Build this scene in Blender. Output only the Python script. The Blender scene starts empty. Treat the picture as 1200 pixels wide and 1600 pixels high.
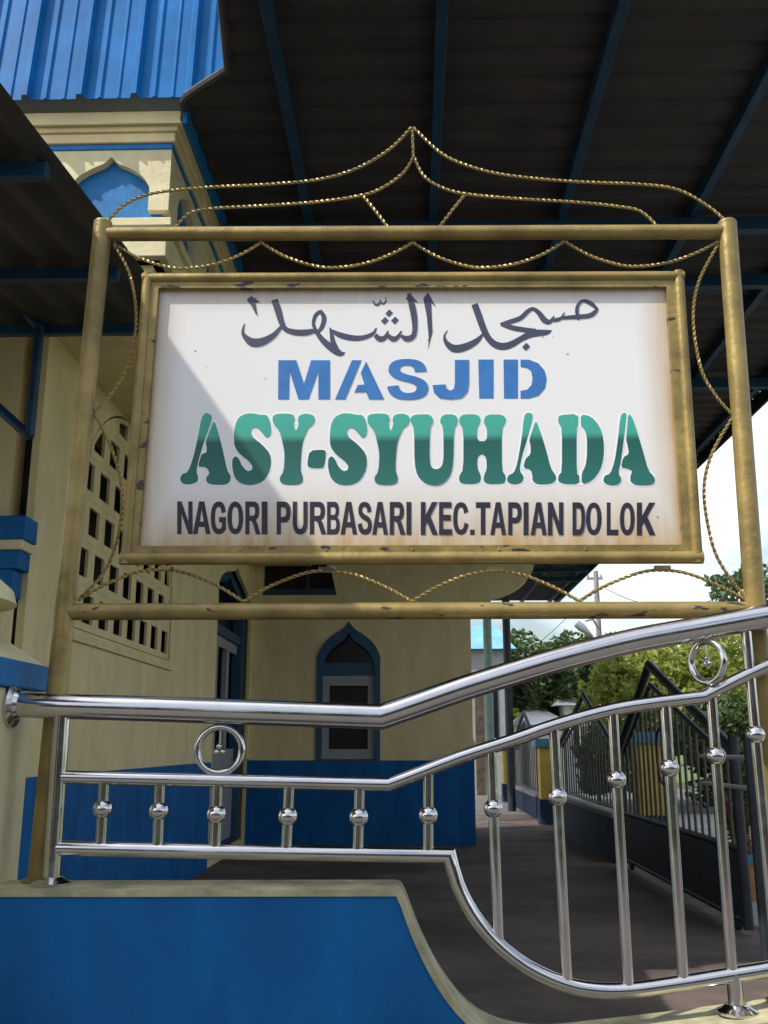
import bpy, bmesh, math, random
from mathutils import Vector, Matrix
from bpy_extras.node_shader_utils import PrincipledBSDFWrapper
random.seed(7)
R = math.radians
SC = bpy.context.scene
COL = SC.collection

# ---------------------------------------------------------------- camera
EYE = 1.4; PITCH = 13.68; YAW = 1.53; FPX = 1500.0
cam_d = bpy.data.cameras.new('camera'); cam = bpy.data.objects.new('camera', cam_d); COL.objects.link(cam)
cam.location = (0, 0, EYE); cam.rotation_euler = (R(90+PITCH), 0, R(YAW))
cam_d.sensor_fit = 'VERTICAL'; cam_d.sensor_height = 24.0; cam_d.lens = 24.0*FPX/1600.0
cam_d.clip_start = 0.05; cam_d.clip_end = 2000
SC.camera = cam
# ---------------------------------------------------------------- sky, sun, exposure
SUNDIR = Vector((0.74, 0.41, -1.0)).normalized()
w = bpy.data.worlds.new('World'); SC.world = w; w.use_nodes = True
nt = w.node_tree; nt.nodes.clear()
out = nt.nodes.new('ShaderNodeOutputWorld'); bg = nt.nodes.new('ShaderNodeBackground')
sky = nt.nodes.new('ShaderNodeTexSky'); sky.sky_type = 'NISHITA'; sky.sun_disc = False
to_sun = -SUNDIR
sky.sun_elevation = math.asin(to_sun.z); sky.sun_rotation = math.atan2(to_sun.x, to_sun.y)
sky.dust_density = 2.5; sky.air_density = 1.2
tc = nt.nodes.new('ShaderNodeTexCoord'); mp = nt.nodes.new('ShaderNodeMapping'); mp.inputs['Scale'].default_value = (1, 1, 2.6)
nz = nt.nodes.new('ShaderNodeTexNoise'); nz.inputs['Scale'].default_value = 2.3; nz.inputs['Detail'].default_value = 7; nz.inputs['Roughness'].default_value = .55
rp = nt.nodes.new('ShaderNodeValToRGB'); rp.color_ramp.elements[0].position = .42; rp.color_ramp.elements[1].position = .66
mx = nt.nodes.new('ShaderNodeMix'); mx.data_type = 'RGBA'
mx.inputs[7].default_value = (10.0, 10.3, 11.0, 1)      # sunlit cloud
nt.links.new(tc.outputs['Generated'], mp.inputs[0]); nt.links.new(mp.outputs[0], nz.inputs['Vector'])
nt.links.new(nz.outputs[0], rp.inputs[0]); nt.links.new(rp.outputs[0], mx.inputs[0])
nt.links.new(sky.outputs[0], mx.inputs[6]); nt.links.new(mx.outputs[2], bg.inputs[0])
bg.inputs[1].default_value = 0.11
nt.links.new(bg.outputs[0], out.inputs[0])
sd = bpy.data.lights.new('sun', 'SUN'); sd.energy = 2.9; sd.angle = R(.5); sd.color = (1, .95, .87)
so = bpy.data.objects.new('sun', sd); COL.objects.link(so); so.rotation_euler = SUNDIR.to_track_quat('-Z', 'Y').to_euler()
vs = SC.view_settings; vs.view_transform = 'Standard'; vs.look = 'None'; vs.gamma = 1; vs.use_curve_mapping = False
vs.exposure = 0.70

# ---------------------------------------------------------------- measuring helper: photo sight line met with a real plane
_p, _y = R(PITCH), R(YAW)
FW = Vector((-math.sin(_y)*math.cos(_p), math.cos(_y)*math.cos(_p), math.sin(_p)))
RT = Vector((math.cos(_y), math.sin(_y), 0)); UP = RT.cross(FW)
def hit(px, py, ax, val):
    d = FW*FPX + RT*(px-600) - UP*(py-800)
    o = Vector((0, 0, EYE)); i = 'XYZ'.index(ax)
    return o + d*((val-o[i])/d[i])
def atY(px, py, Y): return hit(px, py, 'Y', Y)
def atX(px, py, X): return hit(px, py, 'X', X)
def onG(px, py, z=0): return hit(px, py, 'Z', z)

# ---------------------------------------------------------------- materials
MATS = {}
def mat(name, col, rough=.6, metal=0., var=.12, scale=6., bump=.0, bscale=60., col2=None, coat=0., streak=0., thr=(.35, .7), spec=None):
    if name in MATS: return MATS[name]
    m = bpy.data.materials.new(name); m.use_nodes = True; n = m.node_tree.nodes; l = m.node_tree.links
    b = n['Principled BSDF']; b.inputs['Roughness'].default_value = rough; b.inputs['Metallic'].default_value = metal
    if coat: b.inputs['Coat Weight'].default_value = coat; b.inputs['Coat Roughness'].default_value = .04
    if spec is not None: b.inputs['Specular IOR Level'].default_value = spec
    t = n.new('ShaderNodeTexCoord'); mp = n.new('ShaderNodeMapping')
    l.new(t.outputs['Object'], mp.inputs[0])
    if streak: mp.inputs['Scale'].default_value = (1, 1, streak)
    z = n.new('ShaderNodeTexNoise'); z.inputs['Scale'].default_value = scale; z.inputs['Detail'].default_value = 8; z.inputs['Roughness'].default_value = .62
    l.new(mp.outputs[0], z.inputs['Vector'])
    r = n.new('ShaderNodeValToRGB'); r.color_ramp.elements[0].position, r.color_ramp.elements[1].position = thr
    c2 = col2 or tuple(c*(1-2.2*var) for c in col); c1 = tuple(min(1, c*(1+var)) for c in col) if not col2 else col
    r.color_ramp.elements[0].color = (*c2, 1); r.color_ramp.elements[1].color = (*c1, 1)
    l.new(z.outputs[0], r.inputs[0]); l.new(r.outputs[0], b.inputs['Base Color'])
    if bump:
        z2 = n.new('ShaderNodeTexNoise'); z2.inputs['Scale'].default_value = bscale; z2.inputs['Detail'].default_value = 6
        l.new(t.outputs['Object'], z2.inputs['Vector'])
        bp = n.new('ShaderNodeBump'); bp.inputs['Strength'].default_value = bump; bp.inputs['Distance'].default_value = .01
        l.new(z2.outputs[0], bp.inputs['Height']); l.new(bp.outputs[0], b.inputs['Normal'])
    MATS[name] = m; return m
GOLD = mat('gold_paint', (.33, .242, .078), .40, .3, .18, 9, .25, 40)
def chip_gold():
    m = mat('chipped_gold_paint', (.33, .242, .078), .40, .3, .18, 9, .25, 40)
    n = m.node_tree.nodes; l = m.node_tree.links; b = n['Principled BSDF']
    src = b.inputs['Base Color'].links[0].from_socket
    t = n.new('ShaderNodeTexCoord'); mp = n.new('ShaderNodeMapping'); mp.inputs['Scale'].default_value = (14, 26, 40)
    z = n.new('ShaderNodeTexNoise'); z.inputs['Scale'].default_value = 1; z.inputs['Detail'].default_value = 3
    r = n.new('ShaderNodeValToRGB'); r.color_ramp.elements[0].position = .635; r.color_ramp.elements[1].position = .655
    x = n.new('ShaderNodeMix'); x.data_type = 'RGBA'; x.inputs[7].default_value = (.05, .045, .04, 1)
    l.new(t.outputs['Object'], mp.inputs[0]); l.new(mp.outputs[0], z.inputs['Vector']); l.new(z.outputs[0], r.inputs[0])
    l.new(r.outputs[0], x.inputs[0]); l.new(src, x.inputs[6]); l.new(x.outputs[2], b.inputs['Base Color'])
    return m
GOLDC = chip_gold()
CHROME = mat('stainless_steel', (.62, .605, .595), .075, 1., .04, 12, .008, 60)
def smudge(m, lo, hi, sc):
    n = m.node_tree.nodes; l = m.node_tree.links; b = n['Principled BSDF']
    t = n.new('ShaderNodeTexCoord'); z = n.new('ShaderNodeTexNoise'); z.inputs['Scale'].default_value = sc; z.inputs['Detail'].default_value = 7; z.inputs['Roughness'].default_value = .7
    r = n.new('ShaderNodeMapRange'); r.inputs[1].default_value = .35; r.inputs[2].default_value = .7; r.inputs[3].default_value = lo; r.inputs[4].default_value = hi
    l.new(t.outputs['Object'], z.inputs['Vector']); l.new(z.outputs[0], r.inputs[0]); l.new(r.outputs[0], b.inputs['Roughness'])
smudge(CHROME, .07, .24, 16)
BLUE = mat('blue_wall_paint', (.002, .118, .345), .6, 0, .15, 5, .14, 45, streak=.35, spec=.25)
BLUET = mat('blue_trim_paint', (.012, .17, .44), .55, 0, .12, 6, .2, 45, spec=.3)
CREAM = mat('cream_wall_paint', (.76, .63, .335), .75, 0, .07, 3, .3, 40, streak=.4)
CREAM2 = mat('pale_cream_paint', (.70, .63, .38), .7, 0, .07, 5, .3, 40)
COPING = mat('coping_paint', (.46, .43, .26), .7, 0, .2, 11, .4, 50)
GREYW = mat('grey_window_paint', (.33, .34, .35), .5, 0, .08, 8)
DARKG = mat('dark_glass', (.012, .010, .012), .25, 0, .2, 3, spec=.25)
FRAMEB = mat('dull_blue_frame_paint', (.016, .085, .17), .55, 0, .12, 6)
SHADEIN = mat('interior_shade', (.03, .022, .022), .9, 0, .2, 4)  # shade of unlit interiors put into the colour
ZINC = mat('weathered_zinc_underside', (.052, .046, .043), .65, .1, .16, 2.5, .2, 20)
STEELB = mat('blue_steel_paint', (.010, .055, .115), .5, 0, .15, 6, .1)
STEELD = mat('dark_steel_paint', (.017, .024, .034), .55, 0, .2, 6)
ROOFB = mat('blue_metal_roofing', (.006, .14, .40), .45, 0, .12, 3, .03, 30, spec=.12)
YELLOW = mat('ochre_pillar_paint', (.52, .36, .06), .7, 0, .12, 4, .3, 40)
PAVE = mat('courtyard_concrete', (.138, .103, .084), .85, 0, .2, .7, .5, 22, col2=(.066, .048, .040), thr=(.42, .58))
LIGHTP = mat('pale_concrete', (.34, .32, .29), .9, 0, .14, 1.2, .5, 22)
GLAREB = mat('glare_blue_roofing', (.16, .42, .66), .45, .1, .12, 3)  # glare on the blue roof put into the colour as a paler blue
ASPH = mat('grey_road', (.13, .125, .12), .9, 0, .12, .8, .4, 25)
GRASS = mat('grass_ground', (.11, .16, .035), .95, 0, .25, 1.5, .6, 12)
DARKW = mat('dark_wall_paint', (.11, .10, .085), .85, 0, .15, 1.5)  # kept dark so the unseen houses reflect darkly in the steel
SHADEB = mat('shaded_blue_paint', (.005, .022, .065), .8, 0, .15, 4, .3)  # blue wall paint darkened, with the shade put into its colour
BARM = mat('worn_bar_paint', (.075, .075, .062), .5, .1, .2, 8)
BARK = mat('bark', (.11, .08, .055), .9, 0, .25, 8, .6, 30)
WHITEP = mat('white_house_paint', (.80, .80, .78), .7, 0, .05, 3)
GREYR = mat('grey_roofing', (.30, .31, .33), .6, .1, .12, 2)
POSTG = mat('pale_green_post_paint', (.22, .36, .31), .6, 0, .1, 6)
CONC = mat('pole_concrete', (.28, .26, .27), .85, 0, .12, 6)
TERRA = mat('terracotta', (.36, .17, .06), .8, 0, .15, 6, .3)
TEAL = mat('teal_pot_paint', (.05, .22, .30), .5, 0, .12, 6)
INK = mat('dark_slate_ink', (.055, .062, .11), .5, 0, .10, 20)
INKB = mat('black_ink', (.018, .016, .034), .5, 0, .10, 20)
MBLUE = mat('blue_ink', (.035, .185, .50), .45, 0, .08, 20)
def leafmat(name, c1, c2, tr=.35):
    m = bpy.data.materials.new(name); m.use_nodes = True; n = m.node_tree.nodes; l = m.node_tree.links
    b = n['Principled BSDF']; b.inputs['Roughness'].default_value = .5
    g = n.new('ShaderNodeNewGeometry'); r = n.new('ShaderNodeValToRGB')
    r.color_ramp.elements[0].color = (*c1, 1); r.color_ramp.elements[1].color = (*c2, 1)
    l.new(g.outputs['Random Per Island'], r.inputs[0]); l.new(r.outputs[0], b.inputs['Base Color'])
    t = n.new('ShaderNodeBsdfTranslucent'); l.new(r.outputs[0], t.inputs[0])
    x = n.new('ShaderNodeMixShader'); x.inputs[0].default_value = tr
    l.new(b.outputs[0], x.inputs[1]); l.new(t.outputs[0], x.inputs[2]); l.new(x.outputs[0], n['Material Output'].inputs[0])
    return m
LEAFB = leafmat('sunny_leaf', (.14, .20, .025), (.40, .42, .09), .5)
LEAFD = leafmat('dark_leaf', (.035, .075, .02), (.11, .17, .05))
LEAFG = leafmat('feathery_leaf', (.05, .10, .04), (.11, .17, .07))
LEAFR = leafmat('bougainvillea_leaf', (.05, .09, .025), (.10, .14, .04))
PETAL = leafmat('pink_petal', (.45, .09, .17), (.60, .20, .30))
DRY = leafmat('dry_leaf', (.16, .09, .04), (.30, .22, .10))
m = bpy.data.materials.new('clear_glass'); m.use_nodes = True; b = m.node_tree.nodes['Principled BSDF']
b.inputs['Transmission Weight'].default_value = 1; b.inputs['Roughness'].default_value = .02; b.inputs['IOR'].default_value = 1.45
GLASS = m

# ---------------------------------------------------------------- mesh building
class MB:
    def __init__(s): s.v = []; s.f = []; s.sm = []; s.mi = []; s.cur = 0
    def add(s, vs, fs, smooth=False):
        o = len(s.v); s.v += [tuple(v) for v in vs]
        for f in fs: s.f.append([i+o for i in f]); s.sm.append(smooth); s.mi.append(s.cur)
        return s
    def box(s, a, b, bev=0):
        x0, x1 = sorted((a[0], b[0])); y0, y1 = sorted((a[1], b[1])); z0, z1 = sorted((a[2], b[2]))
        if bev:
            bm = bmesh.new(); bmesh.ops.create_cube(bm, size=1)
            for v in bm.verts: v.co = Vector(((x0+x1)/2+v.co.x*(x1-x0), (y0+y1)/2+v.co.y*(y1-y0), (z0+z1)/2+v.co.z*(z1-z0)))
            bmesh.ops.bevel(bm, geom=bm.edges[:], offset=bev, segments=2, affect='EDGES', profile=.5)
            bm.verts.index_update(); s.add([v.co for v in bm.verts], [[v.index for v in f.verts] for f in bm.faces]); bm.free(); return s
        vs = [(x, y, z) for x in (x0, x1) for y in (y0, y1) for z in (z0, z1)]
        return s.add(vs, [(0, 1, 3, 2), (4, 6, 7, 5), (0, 4, 5, 1), (2, 3, 7, 6), (0, 2, 6, 4), (1, 5, 7, 3)])
    def tube(s, path, r, n=16, twist=0., caps=True, closed=False, smooth=True, flatten=1.0):
        P = [Vector(p) for p in path]; N = len(P)
        rs = r if isinstance(r, (list, tuple)) else [r]*N
        tg = []
        for i in range(N):
            a = P[(i-1) % N] if (closed or i > 0) else P[i]; b = P[(i+1) % N] if (closed or i < N-1) else P[i]
            d1 = (P[i]-a); d2 = (b-P[i])
            t = (d1.normalized() if d1.length > 1e-9 else Vector()) + (d2.normalized() if d2.length > 1e-9 else Vector())
            tg.append(t.normalized() if t.length > 1e-6 else Vector((0, 0, 1)))
        ref = Vector((0, 1, 0)) if abs(tg[0].y) < .9 else Vector((1, 0, 0))
        nn = (ref - tg[0]*ref.dot(tg[0])).normalized(); vs = []; L = 0
        for i in range(N):
            if i > 0:
                nn = (nn - tg[i]*nn.dot(tg[i])).normalized(); L += (P[i]-P[i-1]).length
            bb = tg[i].cross(nn)
            k = 1.0
            if 0 < i < N-1 and not closed:
                c = (P[i]-P[i-1]).normalized().dot(tg[i]); k = 1/max(c, .5)
            for j in range(n):
                a = 2*math.pi*j/n + twist*L
                # mitre: stretch across the bend
                off = nn*math.cos(a)*rs[i] + bb*math.sin(a)*rs[i]
                if k > 1.001:
                    bd = ((P[i+1]-P[i]).normalized()-(P[i]-P[i-1]).normalized())
                    if bd.length > 1e-6: bd.normalize(); off += bd*off.dot(bd)*(k-1)
                vs.append(P[i]+off)
        fs = []
        for i in range(N if closed else N-1):
            for j in range(n):
                i2 = (i+1) % N
                fs.append((i*n+j, i*n+(j+1) % n, i2*n+(j+1) % n, i2*n+j))
        s.add(vs, fs, smooth)
        if caps and not closed:
            o = len(s.v)-len(vs)
            s.f.append([o+j for j in range(n)][::-1]); s.sm.append(False); s.mi.append(s.cur)
            s.f.append([o+(N-1)*n+j for j in range(n)]); s.sm.append(False); s.mi.append(s.cur)
        return s
    def lathe(s, c, prof, n=20, axis='Z'):
        vs = []
        for (r, h) in prof:
            for j in range(n):
                a = 2*math.pi*j/n
                q = {'Z': (r*math.cos(a), r*math.sin(a), h), 'X': (h, r*math.cos(a), r*math.sin(a)), 'Y': (r*math.cos(a), h, r*math.sin(a))}[axis]
                vs.append(Vector(c)+Vector(q))
        fs = [(i*n+j, i*n+(j+1) % n, (i+1)*n+(j+1) % n, (i+1)*n+j) for i in range(len(prof)-1) for j in range(n)]
        fs.append([j for j in range(n)][::-1]); fs.append([(len(prof)-1)*n+j for j in range(n)])
        return s.add(vs, fs, True)
    def sphere(s, c, r, n=18, sq=(1, 1, 1)):
        k = 10; pr = [(max(1e-4, math.sin(math.pi*i/k)), -math.cos(math.pi*i/k)) for i in range(k+1)]
        vs = [(c[0]+a*r*sq[0]*math.cos(2*math.pi*j/n), c[1]+a*r*sq[1]*math.sin(2*math.pi*j/n), c[2]+h*r*sq[2]) for a, h in pr for j in range(n)]
        fs = [(i*n+j, i*n+(j+1) % n, (i+1)*n+(j+1) % n, (i+1)*n+j) for i in range(k) for j in range(n)]
        return s.add(vs, fs, True)
    def prism(s, outlines, fn, d0, d1):
        """fill outlines (first outer, the rest holes) in 2-D and give them depth d0..d1 along fn's third axis"""
        bm = bmesh.new(); es = []; vcount = 0; loops = []
        for o in outlines:
            q = []
            for p in o:
                if not q or (abs(p[0]-q[-1][0])+abs(p[1]-q[-1][1])) > 1e-5: q.append(p)
            if (abs(q[0][0]-q[-1][0])+abs(q[0][1]-q[-1][1])) < 1e-5: q.pop()
            vv = [bm.verts.new((p[0], p[1], 0)) for p in q]; loops.append((vcount, len(vv))); vcount += len(vv)
            es += [bm.edges.new((vv[i], vv[(i+1) % len(vv)])) for i in range(len(vv))]
        bm.verts.index_update()
        pts = [tuple(v.co)[:2] for v in bm.verts]
        bmesh.ops.triangle_fill(bm, edges=es, use_beauty=True, use_dissolve=False, normal=(0, 0, 1))
        tris = [[v.index for v in f.verts] for f in bm.faces]; bm.free()
        N = len(pts)
        vs = [fn(p[0], p[1], d0) for p in pts] + [fn(p[0], p[1], d1) for p in pts]
        fs = tris + [[i+N for i in t[::-1]] for t in tris]
        for st, ln in loops:
            for i in range(ln):
                a = st+i; b = st+(i+1) % ln; fs.append((a, b, b+N, a+N))
        return s.add(vs, fs)
    def build(s, name, m, parent=None, origin=None, sharp=40, fixn=True):
        me = bpy.data.meshes.new(name)
        o3 = Vector(origin) if origin is not None else Vector((0, 0, 0))
        me.from_pydata([tuple(Vector(v)-o3) for v in s.v], [], s.f)
        ms = m if isinstance(m, (list, tuple)) else [m]
        for q in ms: me.materials.append(q)
        me.polygons.foreach_set('use_smooth', s.sm); me.polygons.foreach_set('material_index', s.mi)
        if fixn:
            bm = bmesh.new(); bm.from_mesh(me); bmesh.ops.recalc_face_normals(bm, faces=bm.faces[:]); bm.to_mesh(me); bm.free()
        if any(s.sm): me.set_sharp_from_angle(angle=R(sharp))
        me.update()
        o = bpy.data.objects.new(name, me); COL.objects.link(o); o.location = o3
        if parent is not None:
            o.parent = parent; o.location = o3 - parent.location if parent.parent is None else o3 - parent.matrix_world.translation
            # parents are never rotated here; keep world placement
            pw = Vector((0, 0, 0)); q = parent
            while q is not None: pw += Vector(q.location); q = q.parent
            o.location = o3 - pw
        return o
def tag(o, label=None, cat=None, group=None, kind=None):
    if label: o['label'] = label
    if cat: o['category'] = cat
    if group: o['group'] = group
    if kind: o['kind'] = kind
    return o
def empty(name, loc, label, cat, group=None):
    o = bpy.data.objects.new(name, None); COL.objects.link(o); o.location = loc; o.empty_display_size = .1
    return tag(o, label, cat, group)
def spline(pts, step=.01, closed=False):
    P = [Vector(p) for p in pts]; N = len(P); outp = []
    g = lambda i: P[i % N] if closed else P[max(0, min(N-1, i))]
    for i in range(N if closed else N-1):
        a, b, c, d = g(i-1), g(i), g(i+1), g(i+2)
        n = max(2, int((c-b).length/step))
        for k in range(n):
            t = k/n
            outp.append(.5*((2*b)+(c-a)*t+(2*a-5*b+4*c-d)*t*t+(3*b-a-3*c+d)*t**3))
    if not closed: outp.append(P[-1])
    return outp

# ================================================================ SETTING
XL = onG(300, 1372).x                   # long mosque wall along the courtyard
YB = onG(738, 1322).y                   # wall across its end
XF = onG(1074, 1409).x                  # fence line
YC = atX(62, 700, XL).y                 # front corner of the mosque
BR = atY(740, 1200, YB).x               # right end of the end wall
ZR = 5.07; ROOFY0 = 2.75; ROOFY1 = 25.0
print('XL', XL, 'YB', YB, 'XF', XF, 'YC', YC, 'BR', BR)
def sheet(name, x0, x1, y0, y1, z, m, nx=1, ny=1):
    q = MB(); q.add([(x0, y0, z), (x1, y0, z), (x1, y1, z), (x0, y1, z)], [(0, 1, 2, 3)])
    return tag(q.build(name, m), kind='structure')
sheet('ground', -900, 900, -300, 1500, 0, GRASS)
sheet('street', -60, 60, -6.5, 2.0, .004, ASPH)
sheet('courtyard', -8, XF+.18, 2.0, 21, .008, PAVE)
sheet('pavement', XF+.18, 9, 2.0, 21, .012, LIGHTP)
sheet('road', -30, 60, 21, 34, .006, ASPH)

# ================================================================ FRONT WALL
YW = 2.08; YWF, YWB = 2.005, 2.155; YS = 2.13
fwall = empty('boundary_wall', (0, YW, 0), 'low blue wall with a swooping cream-edged top carrying the steel railing', 'wall')
wp = [(-160, 1383), (200, 1383), (618, 1382), (626, 1385), (634, 1400), (650, 1444), (668, 1484), (690, 1524), (718, 1562), (752, 1592), (800, 1611), (860, 1617), (940, 1610), (1060, 1596), (1200, 1578), (1500, 1540)]
prof = [atY(x, y, YW) for x, y in wp]
prof = [(p.x, p.z) for p in prof]
sp = spline([(p[0], 0, p[1]) for p in prof[3:]], .02); prof = prof[:3] + [(p.x, p.z) for p in sp]
def offs(pr, d):
    r = []
    for i, p in enumerate(pr):
        a = Vector(pr[max(0, i-1)]); b = Vector(pr[min(len(pr)-1, i+1)]); t = (b-a).normalized(); r.append((p[0]-t.y*d, p[1]+t.x*d))
    return r
low = offs(prof, -.012)
mid = low
body = MB().prism([[(mid[0][0], 0)] + mid + [(mid[-1][0], 0)]], lambda u, v, d: (u, d, v), YWF+.004, YWB-.004)
body.build('wall_body', BLUE, fwall, (0, YW, 0))
MB().prism([prof + low[::-1]], lambda u, v, d: (u, d, v), YWF, YWB).build('coping', COPING, fwall, (0, YW, 0))
def cope_z(x):
    for a, b in zip(prof, prof[1:]):
        if a[0] <= x <= b[0]: return a[1]+(b[1]-a[1])*(x-a[0])/(b[0]-a[0]+1e-9)
    return prof[-1][1]

# gate pillar at the left end of the wall
XP = atY(39, 1250, 2.2).x
pil = empty('gate_pillar', (XP-.2, 2.05, 0), 'cream gate pillar with a blue slab cap, railing fixed to its side', 'pillar')
zc1 = atY(73, 1080, 2.2).z; zc2 = atY(79, 1039, 2.2).z
MB().box((XP-.42, 1.86, 0), (XP, 2.2, zc1), .006).build('shaft', CREAM2, pil, (XP-.2, 2.05, 0))
cy0, cy1 = 1.80, 2.26; cx0, cx1 = XP-.48, atY(79, 1050, 2.26).x
MB().box((cx0, cy0, zc1+.001), (cx1, cy1, zc2), .004).build('cap_slab', BLUET, pil, (XP-.2, 2.05, 0))
py = MB(); mx_, my_ = (cx0+cx1)/2, (cy0+cy1)/2
lev = [(-.02, 0.0), (.05, .055), (.15, .12)]
vs = []
for ins, h in lev:
    hx, hy = (cx1-cx0)/2-.03-ins, (cy1-cy0)/2-.03-ins
    vs += [(mx_-hx, my_-hy, zc2+.001+h), (mx_+hx, my_-hy, zc2+.001+h), (mx_+hx, my_+hy, zc2+.001+h), (mx_-hx, my_+hy, zc2+.001+h)]
py.add(vs, [(0, 1, 2, 3), (8, 9, 10, 11)] + [(k*4+i, k*4+(i+1) % 4, k*4+4+(i+1) % 4, k*4+4+i) for k in range(2) for i in range(4)])
py.build('cap_top', CREAM2, pil, (XP-.2, 2.05, 0))
zfin = atY(12, 938, my_).z-(zc2+.121); rfin = atY(14, 938, my_).x-mx_
MB().lathe((mx_, my_, zc2+.121), [(.10, 0), (.085, .02), (.09, zfin*.55), (rfin*.75, zfin*.75), (rfin*.97, zfin*.92), (rfin, zfin), (rfin*.96, zfin+.03), (rfin*.6, zfin+.10), (.07, zfin+.17), (.02, zfin+.24), (.004, zfin+.30)], 32).build('finial', CREAM2, pil, (XP-.2, 2.05, 0))

# ================================================================ STEEL RAILING
rail = empty('steel_railing', (0, YW, cope_z(0)), 'polished stainless steel railing that dips and rises along the blue wall', 'railing')
RO = (0, YW, cope_z(0))
def W(pts, Y=YW): return [atY(x, y, Y) for x, y in pts]
px2m = 2.08/1500*1.0
top_pts = [(8, 1101), (250, 1108), (596, 1120)]
topc = [(596, 1120), (660, 1098), (720, 1077), (800, 1052), (860, 1034), (920, 1018), (1000, 999), (1100, 981), (1200, 963), (1330, 942)]
path = W(top_pts) + spline(W(topc), .03)[1:]
MB().tube(path, .0265, 28).build('top_rail', CHROME, rail, RO)
fl = W([(8, 1101)])[0]
MB().lathe((XP+.001, YW, fl.z), [(.048, 0), (.048, .006), (.032, .012), (.028, .02)], 28, 'X').build('flange', CHROME, rail, RO)
m2 = W([(88, 1214), (350, 1220), (607, 1226)]) + spline(W([(607, 1226), (660, 1206), (720, 1183), (800, 1157), (868, 1133), (960, 1108), (1040, 1096), (1100, 1089)]), .03)[1:] + spline(W([(1100, 1089), (1150, 1063), (1200, 1040), (1330, 985)]), .03)[1:]
MB().tube(m2, .0142, 22).build('middle_rail', CHROME, rail, RO)
b3 = W([(82, 1325), (400, 1332), (702, 1337)]) + spline(W([(702, 1337), (714, 1380), (737, 1426), (772, 1470), (822, 1510), (880, 1537), (930, 1547), (985, 1547), (1060, 1537), (1140, 1524), (1240, 1508), (1330, 1493)]), .02)[1:]
MB().tube(b3, .0150, 22).build('bottom_rail', CHROME, rail, RO)
def post(x0, y0, x1, y1, r, name='post', fl=True, fo=True):
    a, b = atY(x0, y0, YW), atY(x1, y1, YW); z = cope_z(b.x)+.0005; b.z = z
    o = MB().tube([a, b], r, 20).build(name, CHROME, rail, RO)
    MB().lathe((b.x, b.y, z), [(.040, 0), (.040, .005), (.030, .010), (.0225, .016)], 28).build('flange', CHROME, o, RO)
post(97, 1112, 80, 1376, .0175)
post(1146, 1520, 1153, 1592, .0150)
bal = [(163, 1218, 157, 1322, 1265), (250, 1220, 246, 1326, 1268), (340, 1221, 336, 1330, 1273), (452, 1224, 447, 1332, 1276), (562, 1226, 559, 1334, 1277), (669, 1204, 669, 1336, 1274),
       (767, 1168, 779, 1474, 1263), (865, 1135, 886, 1537, 1245), (957, 1110, 982, 1546, 1218), (1039, 1097, 1068, 1536, 1200), (1111, 1086, 1144, 1522, 1181), (1164, 972, 1214, 1512, 1148)]
for x0, y0, x1, y1, yb in bal:
    a, b = atY(x0, y0, YW), atY(x1, y1, YW)
    o = MB().tube([a, b], .0110, 16).build('baluster', CHROME, rail, RO)
    t = (yb-y0)/(y1-y0); c = a.lerp(b, t); c = a+(b-a)*((atY(600, yb, YW).z-a.z)/(b.z-a.z))
    MB().lathe(c, [(.006, -.0215)]+[(.0198*math.sin(math.pi*k/14), -.0198*math.cos(math.pi*k/14)) for k in range(2, 13)]+[(.006, .0215)], 22).build('ball', CHROME, o, RO)
def ring(px, py, rr, rot):
    c = atY(px, py, YW); pts = []
    for k in range(48):
        a = 2*math.pi*k/48; pts.append(c+Vector((math.cos(a)*rr*math.cos(rot), math.cos(a)*rr*math.sin(rot), math.sin(a)*rr)))
    o = MB().tube(pts, .0072, 14, closed=True).build('ring', CHROME, rail, RO)
    dirv = lambda a, r_: c+Vector((math.cos(a)*r_*math.cos(rot), math.cos(a)*r_*math.sin(rot), math.sin(a)*r_))
    star = MB()
    star.tube([dirv(R(90), rr-.006), dirv(R(90), .004)], [.0016, .0022], 8)
    for a, r_ in ((R(100), .0062), (R(-30), .0056), (R(215), .0060)):
        star.sphere(dirv(a, .0075), r_, 12)
    star.build('bead_cluster', CHROME, o, RO)
    return o
ring(343, 1172, .047, R(6)); ring(1105, 1034, .0435, R(-58))

# ================================================================ SIGN
sign = empty('mosque_sign', (0, YS, cope_z(-.7)), 'white mosque name board in a gold pipe frame with twisted scrollwork', 'sign')
SO = (0, YS, cope_z(-.7))
def S(pts, Y=YS): return [atY(x, y, Y) for x, y in pts]
def pole(a, b, r, name, m=GOLD, n=24):
    return MB().tube([a, b], r, n).build(name, m, sign, SO)
# posts run down to the wall coping
a, b = S([(161, 350), (88, 1090)]); zb = cope_z(-.8); d = b-a; e = a+d*((zb-a.z)/d.z); e.y = YS
pole(a, e, .0225, 'post')
MB().lathe((e.x, YS, zb+.0005), [(.036, 0), (.036, .004), (.0235, .008)], 24).build('foot_plate', GOLD, sign, SO)
a, b = S([(1136, 350), (1180, 950)]); d = b-a; e = a+d*(1.9); zb = cope_z(e.x); e = a+d*((zb-a.z)/d.z)
pole(a, e, .0225, 'post')
MB().lathe((e.x, YS, zb+.0005), [(.036, 0), (.036, .004), (.0235, .008)], 24).build('foot_plate', GOLD, sign, SO)
for p in ((161, 350), (1136, 350)):
    c = S([p])[0]; MB().sphere(c, .0232, 18, (1, 1, .55)).build('post_cap', GOLD, sign, SO)
a, b = S([(162, 366), (1137, 362)]); pole(a, b, .0175, 'crossbar')
a, b = S([(106, 956), (1176, 953)]); pole(a, b, .0190, 'crossbar', GOLDC)
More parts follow.
